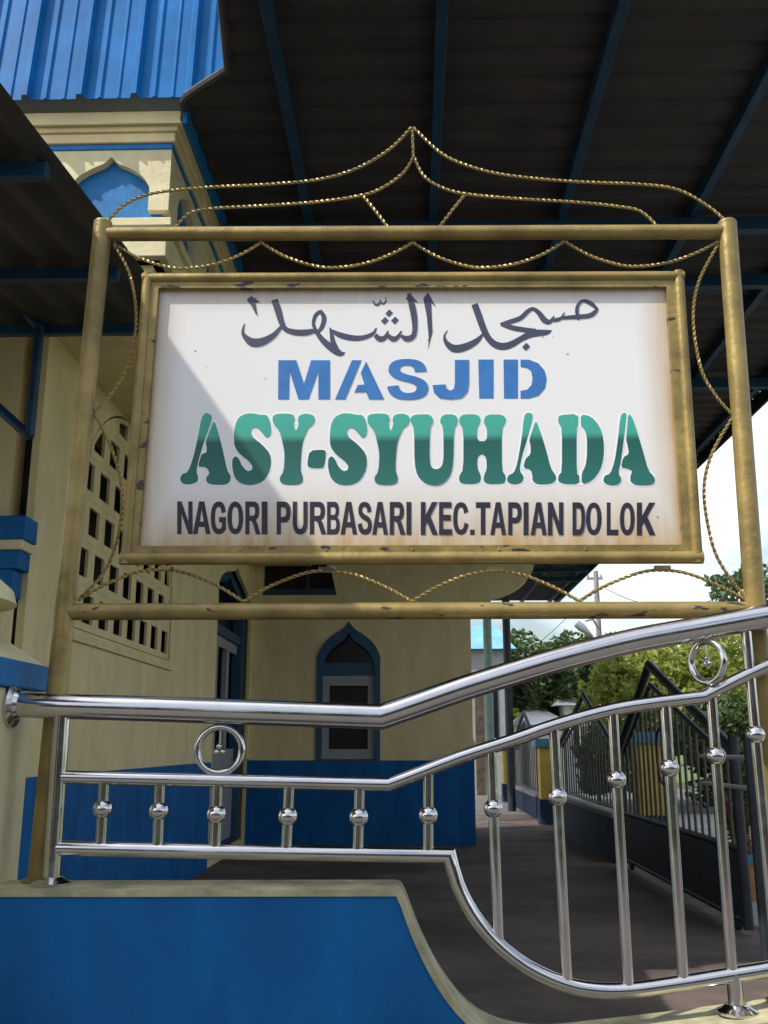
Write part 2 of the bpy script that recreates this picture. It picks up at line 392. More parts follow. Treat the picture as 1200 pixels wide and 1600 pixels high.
# board frame of pipe, lip, panel
YP = YS
fc = [(231, 435), (1060, 432), (1089, 871), (197, 873)]
F = S(fc); pts = []
fr = MB()
for i in range(4):
    A, B = F[i], F[(i+1) % 4]; t = (B-A).normalized(); fr = MB().tube([A-t*.0125, B+t*.0125], .0128 if i != 2 else .0145, 20); fr.build('frame_pipe', GOLD, sign, SO)
lo = [(235, 438), (1057, 436), (1085, 868), (200, 870)]; li = [(249, 452), (1040, 450), (1066, 852), (217, 854)]
LO, LI = S(lo, YP+.004), S(li, YP+.004)
MB().prism([[(p.x, p.z) for p in LO], [(p.x, p.z) for p in LI]], lambda u, v, d: (u, d, v), YP-.004, YP+.010).build('lip', GOLDC, sign, SO)
# panel with stained edges
def panelmat():
    m = bpy.data.materials.new('stained_white_board'); m.use_nodes = True; n = m.node_tree.nodes; l = m.node_tree.links
    b = n['Principled BSDF']; b.inputs['Roughness'].default_value = .28; b.inputs['Coat Weight'].default_value = .35; b.inputs['Coat Roughness'].default_value = .08
    t = n.new('ShaderNodeTexCoord'); sx = n.new('ShaderNodeSeparateXYZ'); l.new(t.outputs['Generated'], sx.inputs[0])
    nz = n.new('ShaderNodeTexNoise'); nz.inputs['Scale'].default_value = 5; nz.inputs['Detail'].default_value = 8; l.new(t.outputs['Object'], nz.inputs['Vector'])
    def M(op, a, b_=None):
        q = n.new('ShaderNodeMath'); q.operation = op
        for i, v in enumerate((a, b_)):
            if v is None: continue
            if isinstance(v, (int, float)): q.inputs[i].default_value = v
            else: l.new(v, q.inputs[i])
        return q.outputs[0]
    def edge(v, width):   # 1 at the border falling to 0
        return M('MAXIMUM', M('SUBTRACT', 1.0, M('DIVIDE', v, width)), 0.0)
    x, z = sx.outputs[0], sx.outputs[2]
    e = M('MAXIMUM', M('MAXIMUM', edge(x, .075), edge(M('SUBTRACT', 1.0, x), .07)), M('MAXIMUM', edge(z, .27), edge(M('SUBTRACT', 1.0, z), .11)))
    mpd = n.new('ShaderNodeMapping'); mpd.inputs['Scale'].default_value = (38, 1, 2.2); l.new(t.outputs['Object'], mpd.inputs[0])
    dn = n.new('ShaderNodeTexNoise'); dn.inputs['Scale'].default_value = 1; dn.inputs['Detail'].default_value = 5; l.new(mpd.outputs[0], dn.inputs['Vector'])
    e = M('MAXIMUM', M('ADD', e, M('MULTIPLY', M('SUBTRACT', dn.outputs[0], .5), M('MULTIPLY', e, .9))), 0.0)
    e = M('POWER', e, 1.3); e = M('MULTIPLY', e, M('ADD', .50, M('MULTIPLY', nz.outputs[0], .8)))
    cm = n.new('ShaderNodeMix'); cm.data_type = 'RGBA'; cm.inputs[6].default_value = (.80, .79, .77, 1); cm.inputs[7].default_value = (.47, .31, .12, 1)
    l.new(e, cm.inputs[0])
    # specks
    vz = n.new('ShaderNodeTexVoronoi'); vz.inputs['Scale'].default_value = 26; l.new(t.outputs['Object'], vz.inputs['Vector'])
    wn = n.new('ShaderNodeTexNoise'); wn.inputs['Scale'].default_value = 7.3; l.new(t.outputs['Object'], wn.inputs['Vector'])
    sp = M('MULTIPLY', M('LESS_THAN', vz.outputs['Distance'], .075), M('GREATER_THAN', wn.outputs[0], .58))
    c2 = n.new('ShaderNodeMix'); c2.data_type = 'RGBA'; c2.inputs[7].default_value = (.22, .17, .13, 1); l.new(M('MULTIPLY', sp, .8), c2.inputs[0]); l.new(cm.outputs[2], c2.inputs[6])
    l.new(c2.outputs[2], b.inputs['Base Color']); return m
PO = S([(245, 448), (1044, 446), (1071, 857), (212, 859)], YP+.008)
panel = MB().prism([[(p.x, p.z) for p in PO]], lambda u, v, d: (u, d, v), YP+.011, YP+.017).build('panel', panelmat(), sign, SO)
for i in range(7):
    x = 240+i*135; c = atY(x, 859, YP-.004); MB().lathe((c.x, YP-.004, c.z), [(.0035, 0), (.0035, -.0012), (.002, -.002)][::-1], 10, 'Y').build('screw', GOLDC, sign, SO)
# twisted square rods
def rod(pts, r=.0042):
    P = spline(S(pts), .006); MB().tube(P, r, 4, twist=2*math.pi/.056, smooth=False).build('twisted_rod', GOLD, sign, SO)
rod([(163, 352), (195, 320), (240, 302), (320, 293), (420, 288), (500, 280), (560, 262), (610, 232), (643, 199)])
rod([(645, 199), (690, 240), (740, 262), (800, 275), (900, 284), (1000, 288), (1060, 297), (1110, 325), (1140, 352)])
rod([(275, 354), (295, 334), (330, 326), (420, 321), (500, 315), (566, 305), (600, 292), (630, 270), (646, 246)])
rod([(647, 246), (662, 275), (690, 293), (727, 303), (800, 310), (900, 316), (960, 322), (1000, 330), (1027, 354)])
rod([(644, 200), (645, 222), (646, 247)]); rod([(566, 305), (585, 328), (605, 354)]); rod([(727, 303), (707, 328), (687, 354)])
tn = [(178, 380), (408, 379), (645, 379), (882, 377), (1122, 378)]
for (x0, y0), (x1, y1) in zip(tn, tn[1:]):
    d = x1-x0; rod([(x0, y0), (x0+d*.16, y0+22), (x0+d*.36, y0+37), (x0+d*.5, y0+39), (x0+d*.68, y0+33), (x0+d*.85, y0+19), (x1, y1)])
bn = [(122, 938), (380, 940), (643, 940), (905, 939), (1166, 937)]
for (x0, y0), (x1, y1) in zip(bn, bn[1:]):
    d = x1-x0; rod([(x0, y0), (x0+d*.16, y0-24), (x0+d*.36, y0-44), (x0+d*.5, y0-48), (x0+d*.66, y0-42), (x0+d*.85, y0-22), (x1, y1)])
rod([(178, 382), (203, 430), (213, 500), (200, 570), (172, 618), (147, 645)]); rod([(147, 645), (172, 695), (189, 755), (187, 825), (165, 890), (122, 938)])
rod([(1122, 382), (1092, 440), (1083, 500), (1095, 575), (1118, 618), (1146, 650)]); rod([(1146, 650), (1112, 710), (1100, 770), (1113, 850), (1136, 897), (1166, 935)])
for x, y in ((260, 889), (511, 890), (774, 890), (1035, 888)):
    c = S([(x, y)])[0]; MB().box((c.x-.018, YS-.004, c.z-.003), (c.x+.018, YS+.004, c.z+.006)).build('weld_tab', GOLDC, sign, SO)

# ---- lettering
YT = YP+.011
_lay = [0]
def letter(outl, m, name, parent=panel, smooth=0):
    _lay[0] += 1; dd = .0006+.00012*(_lay[0] % 9)
    O = []
    for o in outl:
        for _ in range(smooth):
            q = []
            for i in range(len(o)):
                a, b = o[i], o[(i+1) % len(o)]; q += [(a[0]*.78+b[0]*.22, a[1]*.78+b[1]*.22), (a[0]*.22+b[0]*.78, a[1]*.22+b[1]*.78)]
            o = q
        O.append([(p.x, p.z) for p in (atY(x, y, YT) for x, y in o)])
    return MB().prism(O, lambda u, v, d: (u, d, v), YT-dd, YT-.0001).build(name, m, parent, SO)
def parse(s):
    t = s.replace(',', ' ').split(); i = 0; L = []; cur = None; cmd = None; res = []
    def num(k):
        nonlocal i
        r = [float(x) for x in t[i:i+k]]; i += k; return r
    while i < len(t):
        if t[i].isalpha(): cmd = t[i]; i += 1
        if cmd == 'M': L = [tuple(num(2))]
        elif cmd == 'L': L.append(tuple(num(2)))
        elif cmd == 'Q':
            a = L[-1]; c = num(4)
            for k in range(1, 9):
                u = k/8; L.append(((1-u)**2*a[0]+2*u*(1-u)*c[0]+u*u*c[2], (1-u)**2*a[1]+2*u*(1-u)*c[1]+u*u*c[3]))
        elif cmd == 'C':
            a = L[-1]; c = num(6)
            for k in range(1, 11):
                u = k/10; v = 1-u; L.append((v**3*a[0]+3*v*v*u*c[0]+3*v*u*u*c[2]+u**3*c[4], v**3*a[1]+3*v*v*u*c[1]+3*v*u*u*c[3]+u**3*c[5]))
        elif cmd == 'Z': res.append(L); cmd = None
    return res
G = {
 'N': 'M 0 100 L 0 0 L 28 0 L 72 62 L 72 0 L 100 0 L 100 100 L 72 100 L 28 38 L 28 100 Z',
 'A': 'M 0 100 L 35 0 L 65 0 L 100 100 L 74 100 L 67 78 L 33 78 L 26 100 Z M 39 62 L 61 62 L 50 24 Z',
 'G': 'M 55 48 L 100 48 L 100 86 Q 80 100 55 100 Q 0 100 0 50 Q 0 0 54 0 Q 94 0 99 32 L 72 36 Q 68 16 53 16 Q 28 16 28 50 Q 28 84 54 84 Q 66 84 73 78 L 73 64 L 55 64 Z',
 'O': 'M 50 0 C 82 0 100 20 100 50 C 100 80 82 100 50 100 C 18 100 0 80 0 50 C 0 20 18 0 50 0 Z M 50 16 C 35 16 28 28 28 50 C 28 72 35 84 50 84 C 65 84 72 72 72 50 C 72 28 65 16 50 16 Z',
 'R': 'M 0 0 L 55 0 Q 92 0 92 29 Q 92 50 68 56 Q 78 62 86 78 L 100 100 L 70 100 L 54 74 Q 46 60 36 59 L 27 59 L 27 100 L 0 100 Z M 27 16 L 27 43 L 50 43 Q 65 43 65 29 Q 65 16 50 16 Z',
 'I': 'M 0 0 L 100 0 L 100 100 L 0 100 Z',
 'P': 'M 0 0 L 52 0 Q 100 0 100 32 Q 100 64 54 64 L 30 64 L 30 100 L 0 100 Z M 30 17 L 30 47 L 48 47 Q 70 47 70 32 Q 70 17 48 17 Z',
 'U': 'M 0 0 L 28 0 L 28 60 Q 28 84 50 84 Q 72 84 72 60 L 72 0 L 100 0 L 100 60 Q 100 100 50 100 Q 0 100 0 60 Z',
 'B': 'M 0 0 L 58 0 Q 94 0 94 27 Q 94 42 78 47 Q 100 53 100 72 Q 100 100 60 100 L 0 100 Z M 28 16 L 28 40 L 52 40 Q 67 40 67 28 Q 67 16 52 16 Z M 28 55 L 28 84 L 55 84 Q 72 84 72 70 Q 72 55 55 55 Z',
 'S': 'M 1 68 L 28 65 Q 32 84 51 84 Q 72 84 72 71 Q 72 62 52 57 Q 4 48 4 27 Q 4 0 49 0 Q 94 0 96 30 L 68 32 Q 66 15 49 15 Q 31 15 31 26 Q 31 34 55 40 Q 100 48 100 71 Q 100 100 51 100 Q 4 100 1 68 Z',
 'K': 'M 0 0 L 27 0 L 27 42 L 66 0 L 98 0 L 56 43 L 100 100 L 68 100 L 38 61 L 27 73 L 27 100 L 0 100 Z',
 'E': 'M 0 0 L 96 0 L 96 17 L 30 17 L 30 39 L 91 39 L 91 56 L 30 56 L 30 83 L 100 83 L 100 100 L 0 100 Z',
 'C': 'M 74 62 L 100 68 Q 90 100 52 100 Q 0 100 0 50 Q 0 0 53 0 Q 88 0 99 30 L 72 35 Q 67 16 51 16 Q 28 16 28 49 Q 28 84 51 84 Q 69 84 74 62 Z',
 '.': 'M 0 84 L 100 84 L 100 100 L 0 100 Z',
 'T': 'M 0 0 L 100 0 L 100 17 L 66 17 L 66 100 L 34 100 L 34 17 L 0 17 Z',
 'D': 'M 0 0 L 50 0 Q 100 0 100 50 Q 100 100 50 100 L 0 100 Z M 28 17 L 28 83 L 48 83 Q 71 83 71 50 Q 71 17 48 17 Z',
 'L': 'M 0 0 L 32 0 L 32 83 L 100 83 L 100 100 L 0 100 Z'}
def glyph(ch, x0, x1, y0, y1, m):
    letter([[(x0+(x1-x0)*p[0]/100, y0+(y1-y0)*p[1]/100) for p in o] for o in parse(G[ch])], m, 'letter')
row = 'NAGORI PURBASARI KEC.TAPIAN DOLOK'.replace(' ', '')
xs = [(277, 301), (301.5, 329), (329.5, 353), (355.5, 380), (383.5, 407), (409, 418), (432.5, 454), (457.5, 480.5), (484, 510), (511, 531), (532, 558), (559, 581), (581.5, 606), (609, 633), (635, 642.5),
      (657.5, 684), (686, 706), (708, 732), (734.5, 741.5), (743.5, 766), (766, 790.5), (794, 815), (818, 825.5), (829, 854), (856, 880), (894.5, 914), (915.5, 940), (948, 966), (968.5, 991.5), (995, 1024)]
for ch, (x0, x1) in zip(row, xs):
    k = (x0-277)/747; glyph(ch, x0, x1, 783.5+k*2, 834.5+k*2, INKB)
C1 = lambda L: [(360+x/4, 440+y/4) for x, y in L]
C2 = lambda L: [(640+x/3.75, 440+y/3.75) for x, y in L]
C3 = lambda L, dx=0: [(260+(x+dx)/3, 620+y/3) for x, y in L]
C4 = lambda L: [(640+x/2.857, 620+y/2.857) for x, y in L]
letter([C1([(298, 735), (300, 492), (412, 492), (460, 640), (505, 492), (622, 492), (622, 735), (550, 735), (550, 560), (488, 735), (425, 735), (370, 560), (366, 735)])], MBLUE, 'letter')
letter([C1([(655, 735), (760, 492), (818, 492), (718, 735)])], MBLUE, 'letter')
letter([C1([(848, 500), (960, 735), (866, 735), (848, 690), (776, 692), (796, 647), (838, 645), (815, 572)])], MBLUE, 'letter')
glyph('S', 604.5, 669, 561, 624.5, MBLUE)
letter([C2([(135, 608), (210, 603), (216, 628), (238, 640), (258, 630), (265, 600), (265, 460), (347, 460), (347, 600), (338, 648), (305, 682), (240, 690), (175, 682), (143, 650)])], MBLUE, 'letter')
letter([C2([(402, 457), (492, 457), (492, 685), (408, 685)])], MBLUE, 'letter')
letter([C2([(550, 457), (634, 457), (634, 685), (553, 685)])], MBLUE, 'letter')
letter([C2([(650, 457), (700, 458), (755, 480), (790, 520), (803, 570), (793, 625), (755, 668), (700, 685), (650, 685), (650, 640), (690, 633), (715, 605), (720, 565), (712, 525), (688, 506), (650, 500)])], MBLUE, 'letter')
def greenmat():
    m = bpy.data.materials.new('two_tone_green_ink'); m.use_nodes = True; n = m.node_tree.nodes; l = m.node_tree.links
    b = n['Principled BSDF']; b.inputs['Roughness'].default_value = .45
    t = n.new('ShaderNodeTexCoord'); sx = n.new('ShaderNodeSeparateXYZ'); l.new(t.outputs['Object'], sx.inputs[0])
    mr = n.new('ShaderNodeMapRange'); z1 = atY(650, 758, YT).z-SO[2]; z0 = atY(650, 645, YT).z-SO[2]
    mr.inputs[1].default_value = z0; mr.inputs[2].default_value = z1; l.new(sx.outputs[2], mr.inputs[0])
    r = n.new('ShaderNodeValToRGB'); e = r.color_ramp.elements; e[0].position = 0; e[0].color = (.05, .40, .31, 1); e[1].position = 1; e[1].color = (.018, .16, .135, 1)
    for p, c in ((.30, (.055, .37, .28, 1)), (.40, (.009, .105, .09, 1)), (.62, (.010, .12, .10, 1))):
        q = e.new(p); q.color = c
    l.new(mr.outputs[0], r.inputs[0]); l.new(r.outputs[0], b.inputs['Base Color']); return m
GREEN = greenmat()
SG = [(490, 175), (480, 190), (465, 190), (445, 165), (425, 145), (405, 145), (395, 165), (405, 190), (450, 225), (485, 265), (492, 310), (480, 360), (450, 400), (400, 416), (350, 408), (320, 380), (308, 330), (310, 290), (325, 278), (340, 290), (355, 325), (380, 350), (400, 345), (405, 325), (385, 300), (345, 270), (320, 235), (316, 190), (322, 130), (340, 95), (375, 78), (410, 78), (440, 85), (470, 85), (485, 110), (492, 150)]
YG = [(497, 95), (510, 82), (550, 78), (595, 82), (602, 105), (595, 130), (607, 165), (620, 130), (615, 105), (625, 85), (660, 78), (692, 88), (698, 110), (685, 135), (665, 145), (640, 205), (632, 260), (628, 345), (640, 375), (638, 400), (615, 412), (560, 412), (535, 402), (530, 380), (550, 350), (555, 270), (545, 215), (530, 160), (500, 125)]
green = [C3([(62, 385), (75, 360), (100, 355), (125, 290), (150, 180), (165, 95), (185, 73), (212, 85), (215, 105), (195, 160), (175, 215), (150, 300), (140, 350), (150, 375), (145, 400), (110, 412), (75, 408)]),
 C3([(224, 108), (245, 170), (268, 265), (285, 345), (302, 370), (300, 395), (280, 413), (215, 412), (188, 402), (186, 378), (202, 362), (196, 340), (178, 328), (148, 328), (160, 285), (167, 268), (190, 262), (188, 228), (184, 212), (203, 160)]),
 C3(SG), C3(YG), C3([(672, 252), (742, 248), (748, 265), (740, 325), (725, 335), (665, 332), (660, 310)]), C3(SG, 449), C3(YG, 444),
 C4([(3, 95), (20, 80), (85, 78), (102, 92), (104, 115), (90, 135), (88, 290), (100, 320), (125, 325), (145, 310), (152, 270), (150, 135), (135, 115), (140, 90), (160, 78), (200, 80), (215, 95), (212, 120), (197, 140), (195, 290), (185, 345), (155, 385), (115, 398), (70, 388), (35, 355), (22, 300), (20, 140), (5, 115)]),
 C4([(220, 95), (240, 78), (300, 78), (318, 95), (315, 120), (302, 140), (302, 198), (345, 198), (345, 140), (330, 115), (335, 90), (355, 78), (415, 80), (432, 98), (428, 120), (412, 145), (412, 330), (428, 350), (430, 375), (415, 390), (345, 390), (330, 375), (332, 350), (345, 320), (342, 270), (322, 255), (303, 270), (303, 320), (318, 350), (318, 375), (300, 390), (235, 390), (220, 375), (222, 350), (240, 325), (240, 145), (222, 120)]),
 C4([(510, 85), (525, 70), (548, 75), (550, 95), (525, 190), (500, 270), (490, 330), (510, 355), (505, 380), (480, 392), (450, 390), (433, 375), (440, 350), (465, 340), (480, 300), (500, 190)]),
 C4([(564, 103), (585, 160), (610, 240), (630, 320), (655, 355), (652, 375), (630, 390), (570, 392), (548, 375), (548, 350), (540, 325), (507, 318), (517, 275), (540, 258), (540, 215), (533, 195), (547, 150)]),
 C4([(662, 95), (670, 82), (752, 76), (752, 130), (745, 140), (745, 345), (757, 350), (757, 390), (690, 390), (662, 378), (665, 350), (680, 335), (680, 140), (665, 120)]),
 C4([(764, 78), (810, 88), (848, 130), (866, 190), (866, 270), (850, 330), (815, 375), (768, 392), (768, 340), (785, 310), (792, 260), (792, 180), (780, 145), (764, 132)]),
 C4([(940, 85), (955, 70), (968, 75), (962, 130), (952, 215), (942, 290), (930, 340), (945, 365), (940, 385), (915, 397), (880, 392), (863, 378), (870, 352), (895, 345), (915, 290), (930, 190)]),
 C4([(975, 78), (990, 85), (1010, 140), (1040, 240), (1065, 330), (1092, 358), (1095, 380), (1075, 395), (1010, 395), (985, 380), (985, 352), (995, 330), (965, 318), (943, 315), (953, 270), (980, 255), (972, 215), (966, 190), (971, 130)])]
SHAD = mat('dark_outline_ink', (.05, .10, .10), .5)
HALO = mat('white_outline_ink', (.88, .88, .88), .5, 0, .02)
def grow(o, d):
    ar = sum(o[i][0]*o[(i+1) % len(o)][1]-o[(i+1) % len(o)][0]*o[i][1] for i in range(len(o))); sg = 1 if ar > 0 else -1; q = []
    for i in range(len(o)):
        a, b = Vector(o[i-1]), Vector(o[(i+1) % len(o)]); t = (b-a).normalized(); q.append((o[i][0]+t.y*d*sg, o[i][1]-t.x*d*sg))
    return q
for k_, o in enumerate(green):
    _lay[0] = -6 + (k_ % 3)
    P_ = [(p.x, p.z) for p in (atY(x, y, YT) for x, y in grow(o, 1.0 if k_ == 8 else 2.4))]
    MB().prism([P_], lambda u, v, d: (u, d, v), YT-.00015-.00002*k_, YT-.0001).build('letter_outline', HALO, panel, SO)
_lay[0] = 0
for o in green:
    letter([o], GREEN, 'letter', smooth=1)
# Arabic calligraphy: ribbons of changing width
def ribbon(T, L):
    P = spline([(x, y, wd) for x, y, wd in L], 6.0)
    Lf, Rt = [], []
    for i, p in enumerate(P):
        a = P[max(0, i-1)]; b = P[min(len(P)-1, i+1)]; t = Vector((b.x-a.x, b.y-a.y)); t = t.normalized() if t.length > 0 else Vector((1, 0))
        wd = max(1.5, p.z)/2; Lf.append((p.x-t.y*wd, p.y+t.x*wd)); Rt.append((p.x+t.y*wd, p.y-t.x*wd))
    letter([T(Lf + Rt[::-1])], INK, 'brush_stroke')
for L in ([(276, 114, 42), (298, 180, 42), (318, 250, 36), (344, 296, 30), (400, 316, 34), (470, 318, 36), (530, 305, 22)],
          [(322, 275, 14), (270, 335, 30), (200, 375, 46), (140, 380, 50), (98, 352, 34), (77, 315, 16), (88, 262, 3)],
          [(545, 322, 22), (520, 270, 22), (531, 215, 24), (562, 186, 24)], [(560, 180, 20), (585, 225, 30), (574, 280, 28), (545, 320, 18)],
          [(535, 312, 24), (580, 370, 36), (640, 420, 46), (688, 450, 34), (716, 443, 4)], [(664, 440, 44), (642, 380, 32), (632, 330, 22), (622, 288, 8)],
          [(622, 300, 12), (680, 332, 32), (760, 352, 34), (830, 350, 28), (890, 325, 20), (912, 290, 6)],
          [(905, 335, 26), (932, 358, 34), (965, 350, 26), (986, 308, 6)], [(983, 335, 22), (1012, 358, 32), (1042, 350, 24), (1069, 308, 6)],
          [(1066, 338, 16), (1100, 357, 34), (1138, 345, 32), (1152, 300, 30), (1148, 220, 38), (1132, 140, 38), (1116, 76, 24)],
          [(892, 118, 5), (905, 144, 11), (930, 138, 10), (939, 113, 4)], [(938, 128, 7), (956, 140, 12), (973, 120, 7), (966, 97, 3)]):
    ribbon(C1, L)
for L in ([(380, 132, 38), (405, 200, 40), (430, 270, 38), (460, 330, 36), (500, 368, 40), (550, 380, 42), (600, 366, 38), (660, 332, 34), (720, 305, 42), (800, 298, 30), (832, 286, 4)],
          [(436, 300, 8), (390, 350, 32), (320, 385, 44), (260, 392, 44), (217, 360, 28), (204, 320, 12), (222, 286, 3)],
          [(740, 290, 26), (660, 281, 28), (600, 270, 28), (540, 250, 22)],
          [(532, 252, 18), (590, 235, 26), (650, 213, 26), (690, 176, 24), (722, 160, 20), (757, 184, 28), (790, 226, 34), (822, 235, 24), (846, 200, 4)],
          [(836, 226, 18), (862, 224, 22), (890, 212, 16), (906, 180, 4)], [(896, 214, 16), (930, 210, 20), (990, 206, 24), (1050, 200, 26), (1082, 182, 24), (1102, 158, 12)],
          [(1100, 162, 14), (1060, 127, 24), (1015, 113, 16), (985, 140, 18), (980, 180, 20), (990, 224, 10)]):
    ribbon(C2, L)
letter([C1([(103, 115), (130, 92), (183, 128), (155, 132), (170, 215), (156, 198), (136, 158)])], INK, 'brush_stroke')
letter([C1([(1096, 108), (1120, 72), (1176, 135), (1142, 122), (1120, 128)])], INK, 'brush_stroke')
letter([C2([(80, 100), (108, 62), (155, 150), (127, 125), (134, 300), (108, 395), (112, 330), (100, 200)])], INK, 'brush_stroke')
for T, x, y, r in ((C1, 992, 198, 24), (C1, 965, 245, 24), (C1, 1028, 243, 24), (C2, 682, 382, 23)):
    letter([T([(x-r, y+2), (x+2, y-r), (x+r, y-2), (x-2, y+r)])], INK, 'brush_stroke')

# ================================================================ MOSQUE BUILDING
mosq = empty('mosque_building', (XL-2, (YC+YB)/2, 0), 'cream mosque building with blue dado, pointed arches and breeze-block screen', 'building')
MO = (XL-2, (YC+YB)/2, 0)
def ogee(w_, h0, h1, n=10):
    """pointed (ogee) arch outline, from the right spring over the tip to the left spring"""
    pts = []
    ctrl = [(1, 0), (1.0, .22), (.80, .50), (.48, .70), (.20, .82), (.06, .94), (0, 1.0)]
    P = spline([(a, b, 0) for a, b in ctrl], .08)
    for p in P: pts.append((p.x*w_/2, h0+(h1-h0)*p.y))
    return pts + [(-x, y) for x, y in pts[-2::-1]]
ZW = ZR-.16
zdado = atX(220, 1200, XL).z
# --- long side wall (plane X = XL) with screen and door openings; u = Y, v = Z
ys0, ys1 = atX(92, 1000, XL).y, atX(266, 1000, XL).y
zs0 = atX(258, 1031, XL).z; zs1 = atX(190, 640, XL).z
yd0, yd1 = atX(339, 1000, XL).y, YB-.16; print('door', yd0, yd1, YB)
ymid = (ys0+ys1)/2; wS = ys1-ys0; zsp = zs0+(zs1-zs0)*.22
def lancet(c, w_, z0, zs, z1, n=14):
    o = [(c+w_/2, z0), (c+w_/2, zs)]
    for k in range(1, n):
        t = k/n; o.append((c+w_/2*math.cos(t*math.pi/2)**.80, zs+(z1-zs)*math.sin(t*math.pi/2)**1.12))
    o.append((c, z1))
    return o + [(2*c-x, y) for x, y in o[-2::-1]]
arch = lancet(ymid, wS, zs0, zsp, zs1)
ydm = (yd0+yd1)/2; dW = (yd1-yd0); zdt = atX(378, 893, XL).z; zds = atX(350, 930, XL).z
zdb = .12
door_o = [(ydm+dW/2, zdb)] + [(ydm+x, z) for x, z in ogee(dW, zds, zdt)] + [(ydm-dW/2, zdb)]
YWE = YB
side = lambda u, v, d: (d, u, v)
MB().prism([[(YC, 0), (YWE, 0), (YWE, ZW), (YC, ZW)], arch, door_o], side, XL-.05, XL).build('side_wall', CREAM, mosq, MO)
MB().box((XL+.0005, YC-.02, 0), (XL+.012, yd0-.1, zdado)).build('dado', BLUE, mosq, MO)
MB().box((XL+.0005, yd1+.02, 0), (XL+.012, YWE-.02, zdado)).build('dado', BLUE, mosq, MO)
MB().box((XL-4, YC+.005, ZW+.001), (XL-.0, YB+.2, ZW+.1)).build('flat_roof', CREAM, mosq, MO)
MB().box((XL-4.16, YC, 0), (XL-4.001, YB, ZW)).build('rear_wall', CREAM, mosq, MO)
MB().box((XL-4, YB+.0, 0), (XL-.001, YB+.16, ZW)).build('rear_wall', CREAM, mosq, MO)
# screen of breeze blocks
scr = MB().box((XL-.62, YC+.3, zs0-.6), (XL-.5, ys1+2.2, zs1+.3)).build('shade_board', SHADEIN, mosq, MO)  # dark board standing in for the unlit room behind the holes
def clip(poly, cv):
    out_ = poly; n = len(cv)
    ar = sum(cv[i][0]*cv[(i+1) % n][1]-cv[(i+1) % n][0]*cv[i][1] for i in range(n))
    C = cv if ar > 0 else cv[::-1]
    for i in range(n):
        a, b = C[i], C[(i+1) % n]; ins = lambda p: (b[0]-a[0])*(p[1]-a[1])-(b[1]-a[1])*(p[0]-a[0]) >= -1e-9
        src, out_ = out_, []
        for j in range(len(src)):
            p, q = src[j], src[(j+1) % len(src)]
            if ins(p): out_.append(p)
            if ins(p) != ins(q):
                d1 = (b[0]-a[0])*(p[1]-a[1])-(b[1]-a[1])*(p[0]-a[0]); d2 = (b[0]-a[0])*(q[1]-a[1])-(b[1]-a[1])*(q[0]-a[0])
                t = d1/(d1-d2); out_.append((p[0]+(q[0]-p[0])*t, p[1]+(q[1]-p[1])*t))
        if len(out_) < 3: return None
    return out_
def parea(p): return abs(sum(p[i][0]*p[(i+1) % len(p)][1]-p[(i+1) % len(p)][0]*p[i][1] for i in range(len(p))))/2
archin = [(ymid+(x-ymid)*.985, zs0+.01+(z-zs0)*.985) for x, z in arch]
ncol = 8; cw = wS/ncol; ch = cw*.86
rowi = 0; z = zs0
while z < zs1:
    off = 0 if rowi % 2 == 0 else cw/2
    for c in range(-1, ncol+1):
        u = ys0+c*cw+off
        cell = clip([(u+.001, z+.001), (u+cw-.001, z+.001), (u+cw-.001, z+ch-.001), (u+.001, z+ch-.001)], archin)
        if not cell or parea(cell) < .004: continue
        inner = [(u+cw*.19, z+ch*.2), (u+cw*.81, z+ch*.2), (u+cw*.81, z+ch*.84), (u+cw*.19, z+ch*.84)]
        ax = sum(p[0] for p in cell)/len(cell); az = sum(p[1] for p in cell)/len(cell)
        shrink = [(ymid+(x-ymid)*.95, zs0+.03+(q-zs0)*.955) for x, q in arch]
        hole = clip(inner, shrink)
        outs = [cell]
        if hole and parea(hole) > .003: outs.append(hole)
        try: MB().prism(outs, side, XL-.034, XL-.010).build('breeze_block', CREAM, mosq, MO)
        except Exception as ex: print('block', ex)
    z += ch; rowi += 1
MB().box((XL+.0005, ys0-.04, zs0-.09), (XL+.03, ys1+.06, zs0-.03)).build('screen_sill', CREAM, mosq, MO)
# door in the side wall
dr = MB().prism([door_o], side, XL-.30, XL-.26).build('door', DARKG, mosq, MO)
dout = [(ydm+(x-ydm)*1.0, z_) for x, z_ in door_o]
din = [(ydm+(x-ydm)*.86, zdb+(z_-zdb)*.965 if z_ > zdb+.01 else z_+.02) for x, z_ in door_o]
MB().prism([dout, din], side, XL-.24, XL-.10).build('frame', FRAMEB, dr, MO)
zl = atX(350, 985, XL).z
MB().box((XL-.235, yd0+.05, zl), (XL-.12, yd1-.05, zl+.12)).build('transom', FRAMEB, dr, MO)
npan = 3
for i in range(npan):
    a = yd0+.06+(dW-.12)*i/npan; b = yd0+.06+(dW-.12)*(i+1)/npan
    q = MB().prism([[(a+.005, zdb+.03), (b-.005, zdb+.03), (b-.005, zl-.003), (a+.005, zl-.003)], [(a+.10, zdado+.15), (b-.10, zdado+.15), (b-.10, zl-.14), (a+.10, zl-.14)]], side, XL-.23, XL-.17).build('door_leaf', GREYW, dr, MO)
# --- front wall of the mosque (faces the camera) left of the corner
MB().box((XL-4, YC, 0), (XL-.162, YC+.16, ZW)).build('front_wall', CREAM, mosq, MO)
MB().box((XL-4, YC-.012, 0), (XL-.05, YC-.0005, zdado)).build('dado', BLUE, mosq, MO)
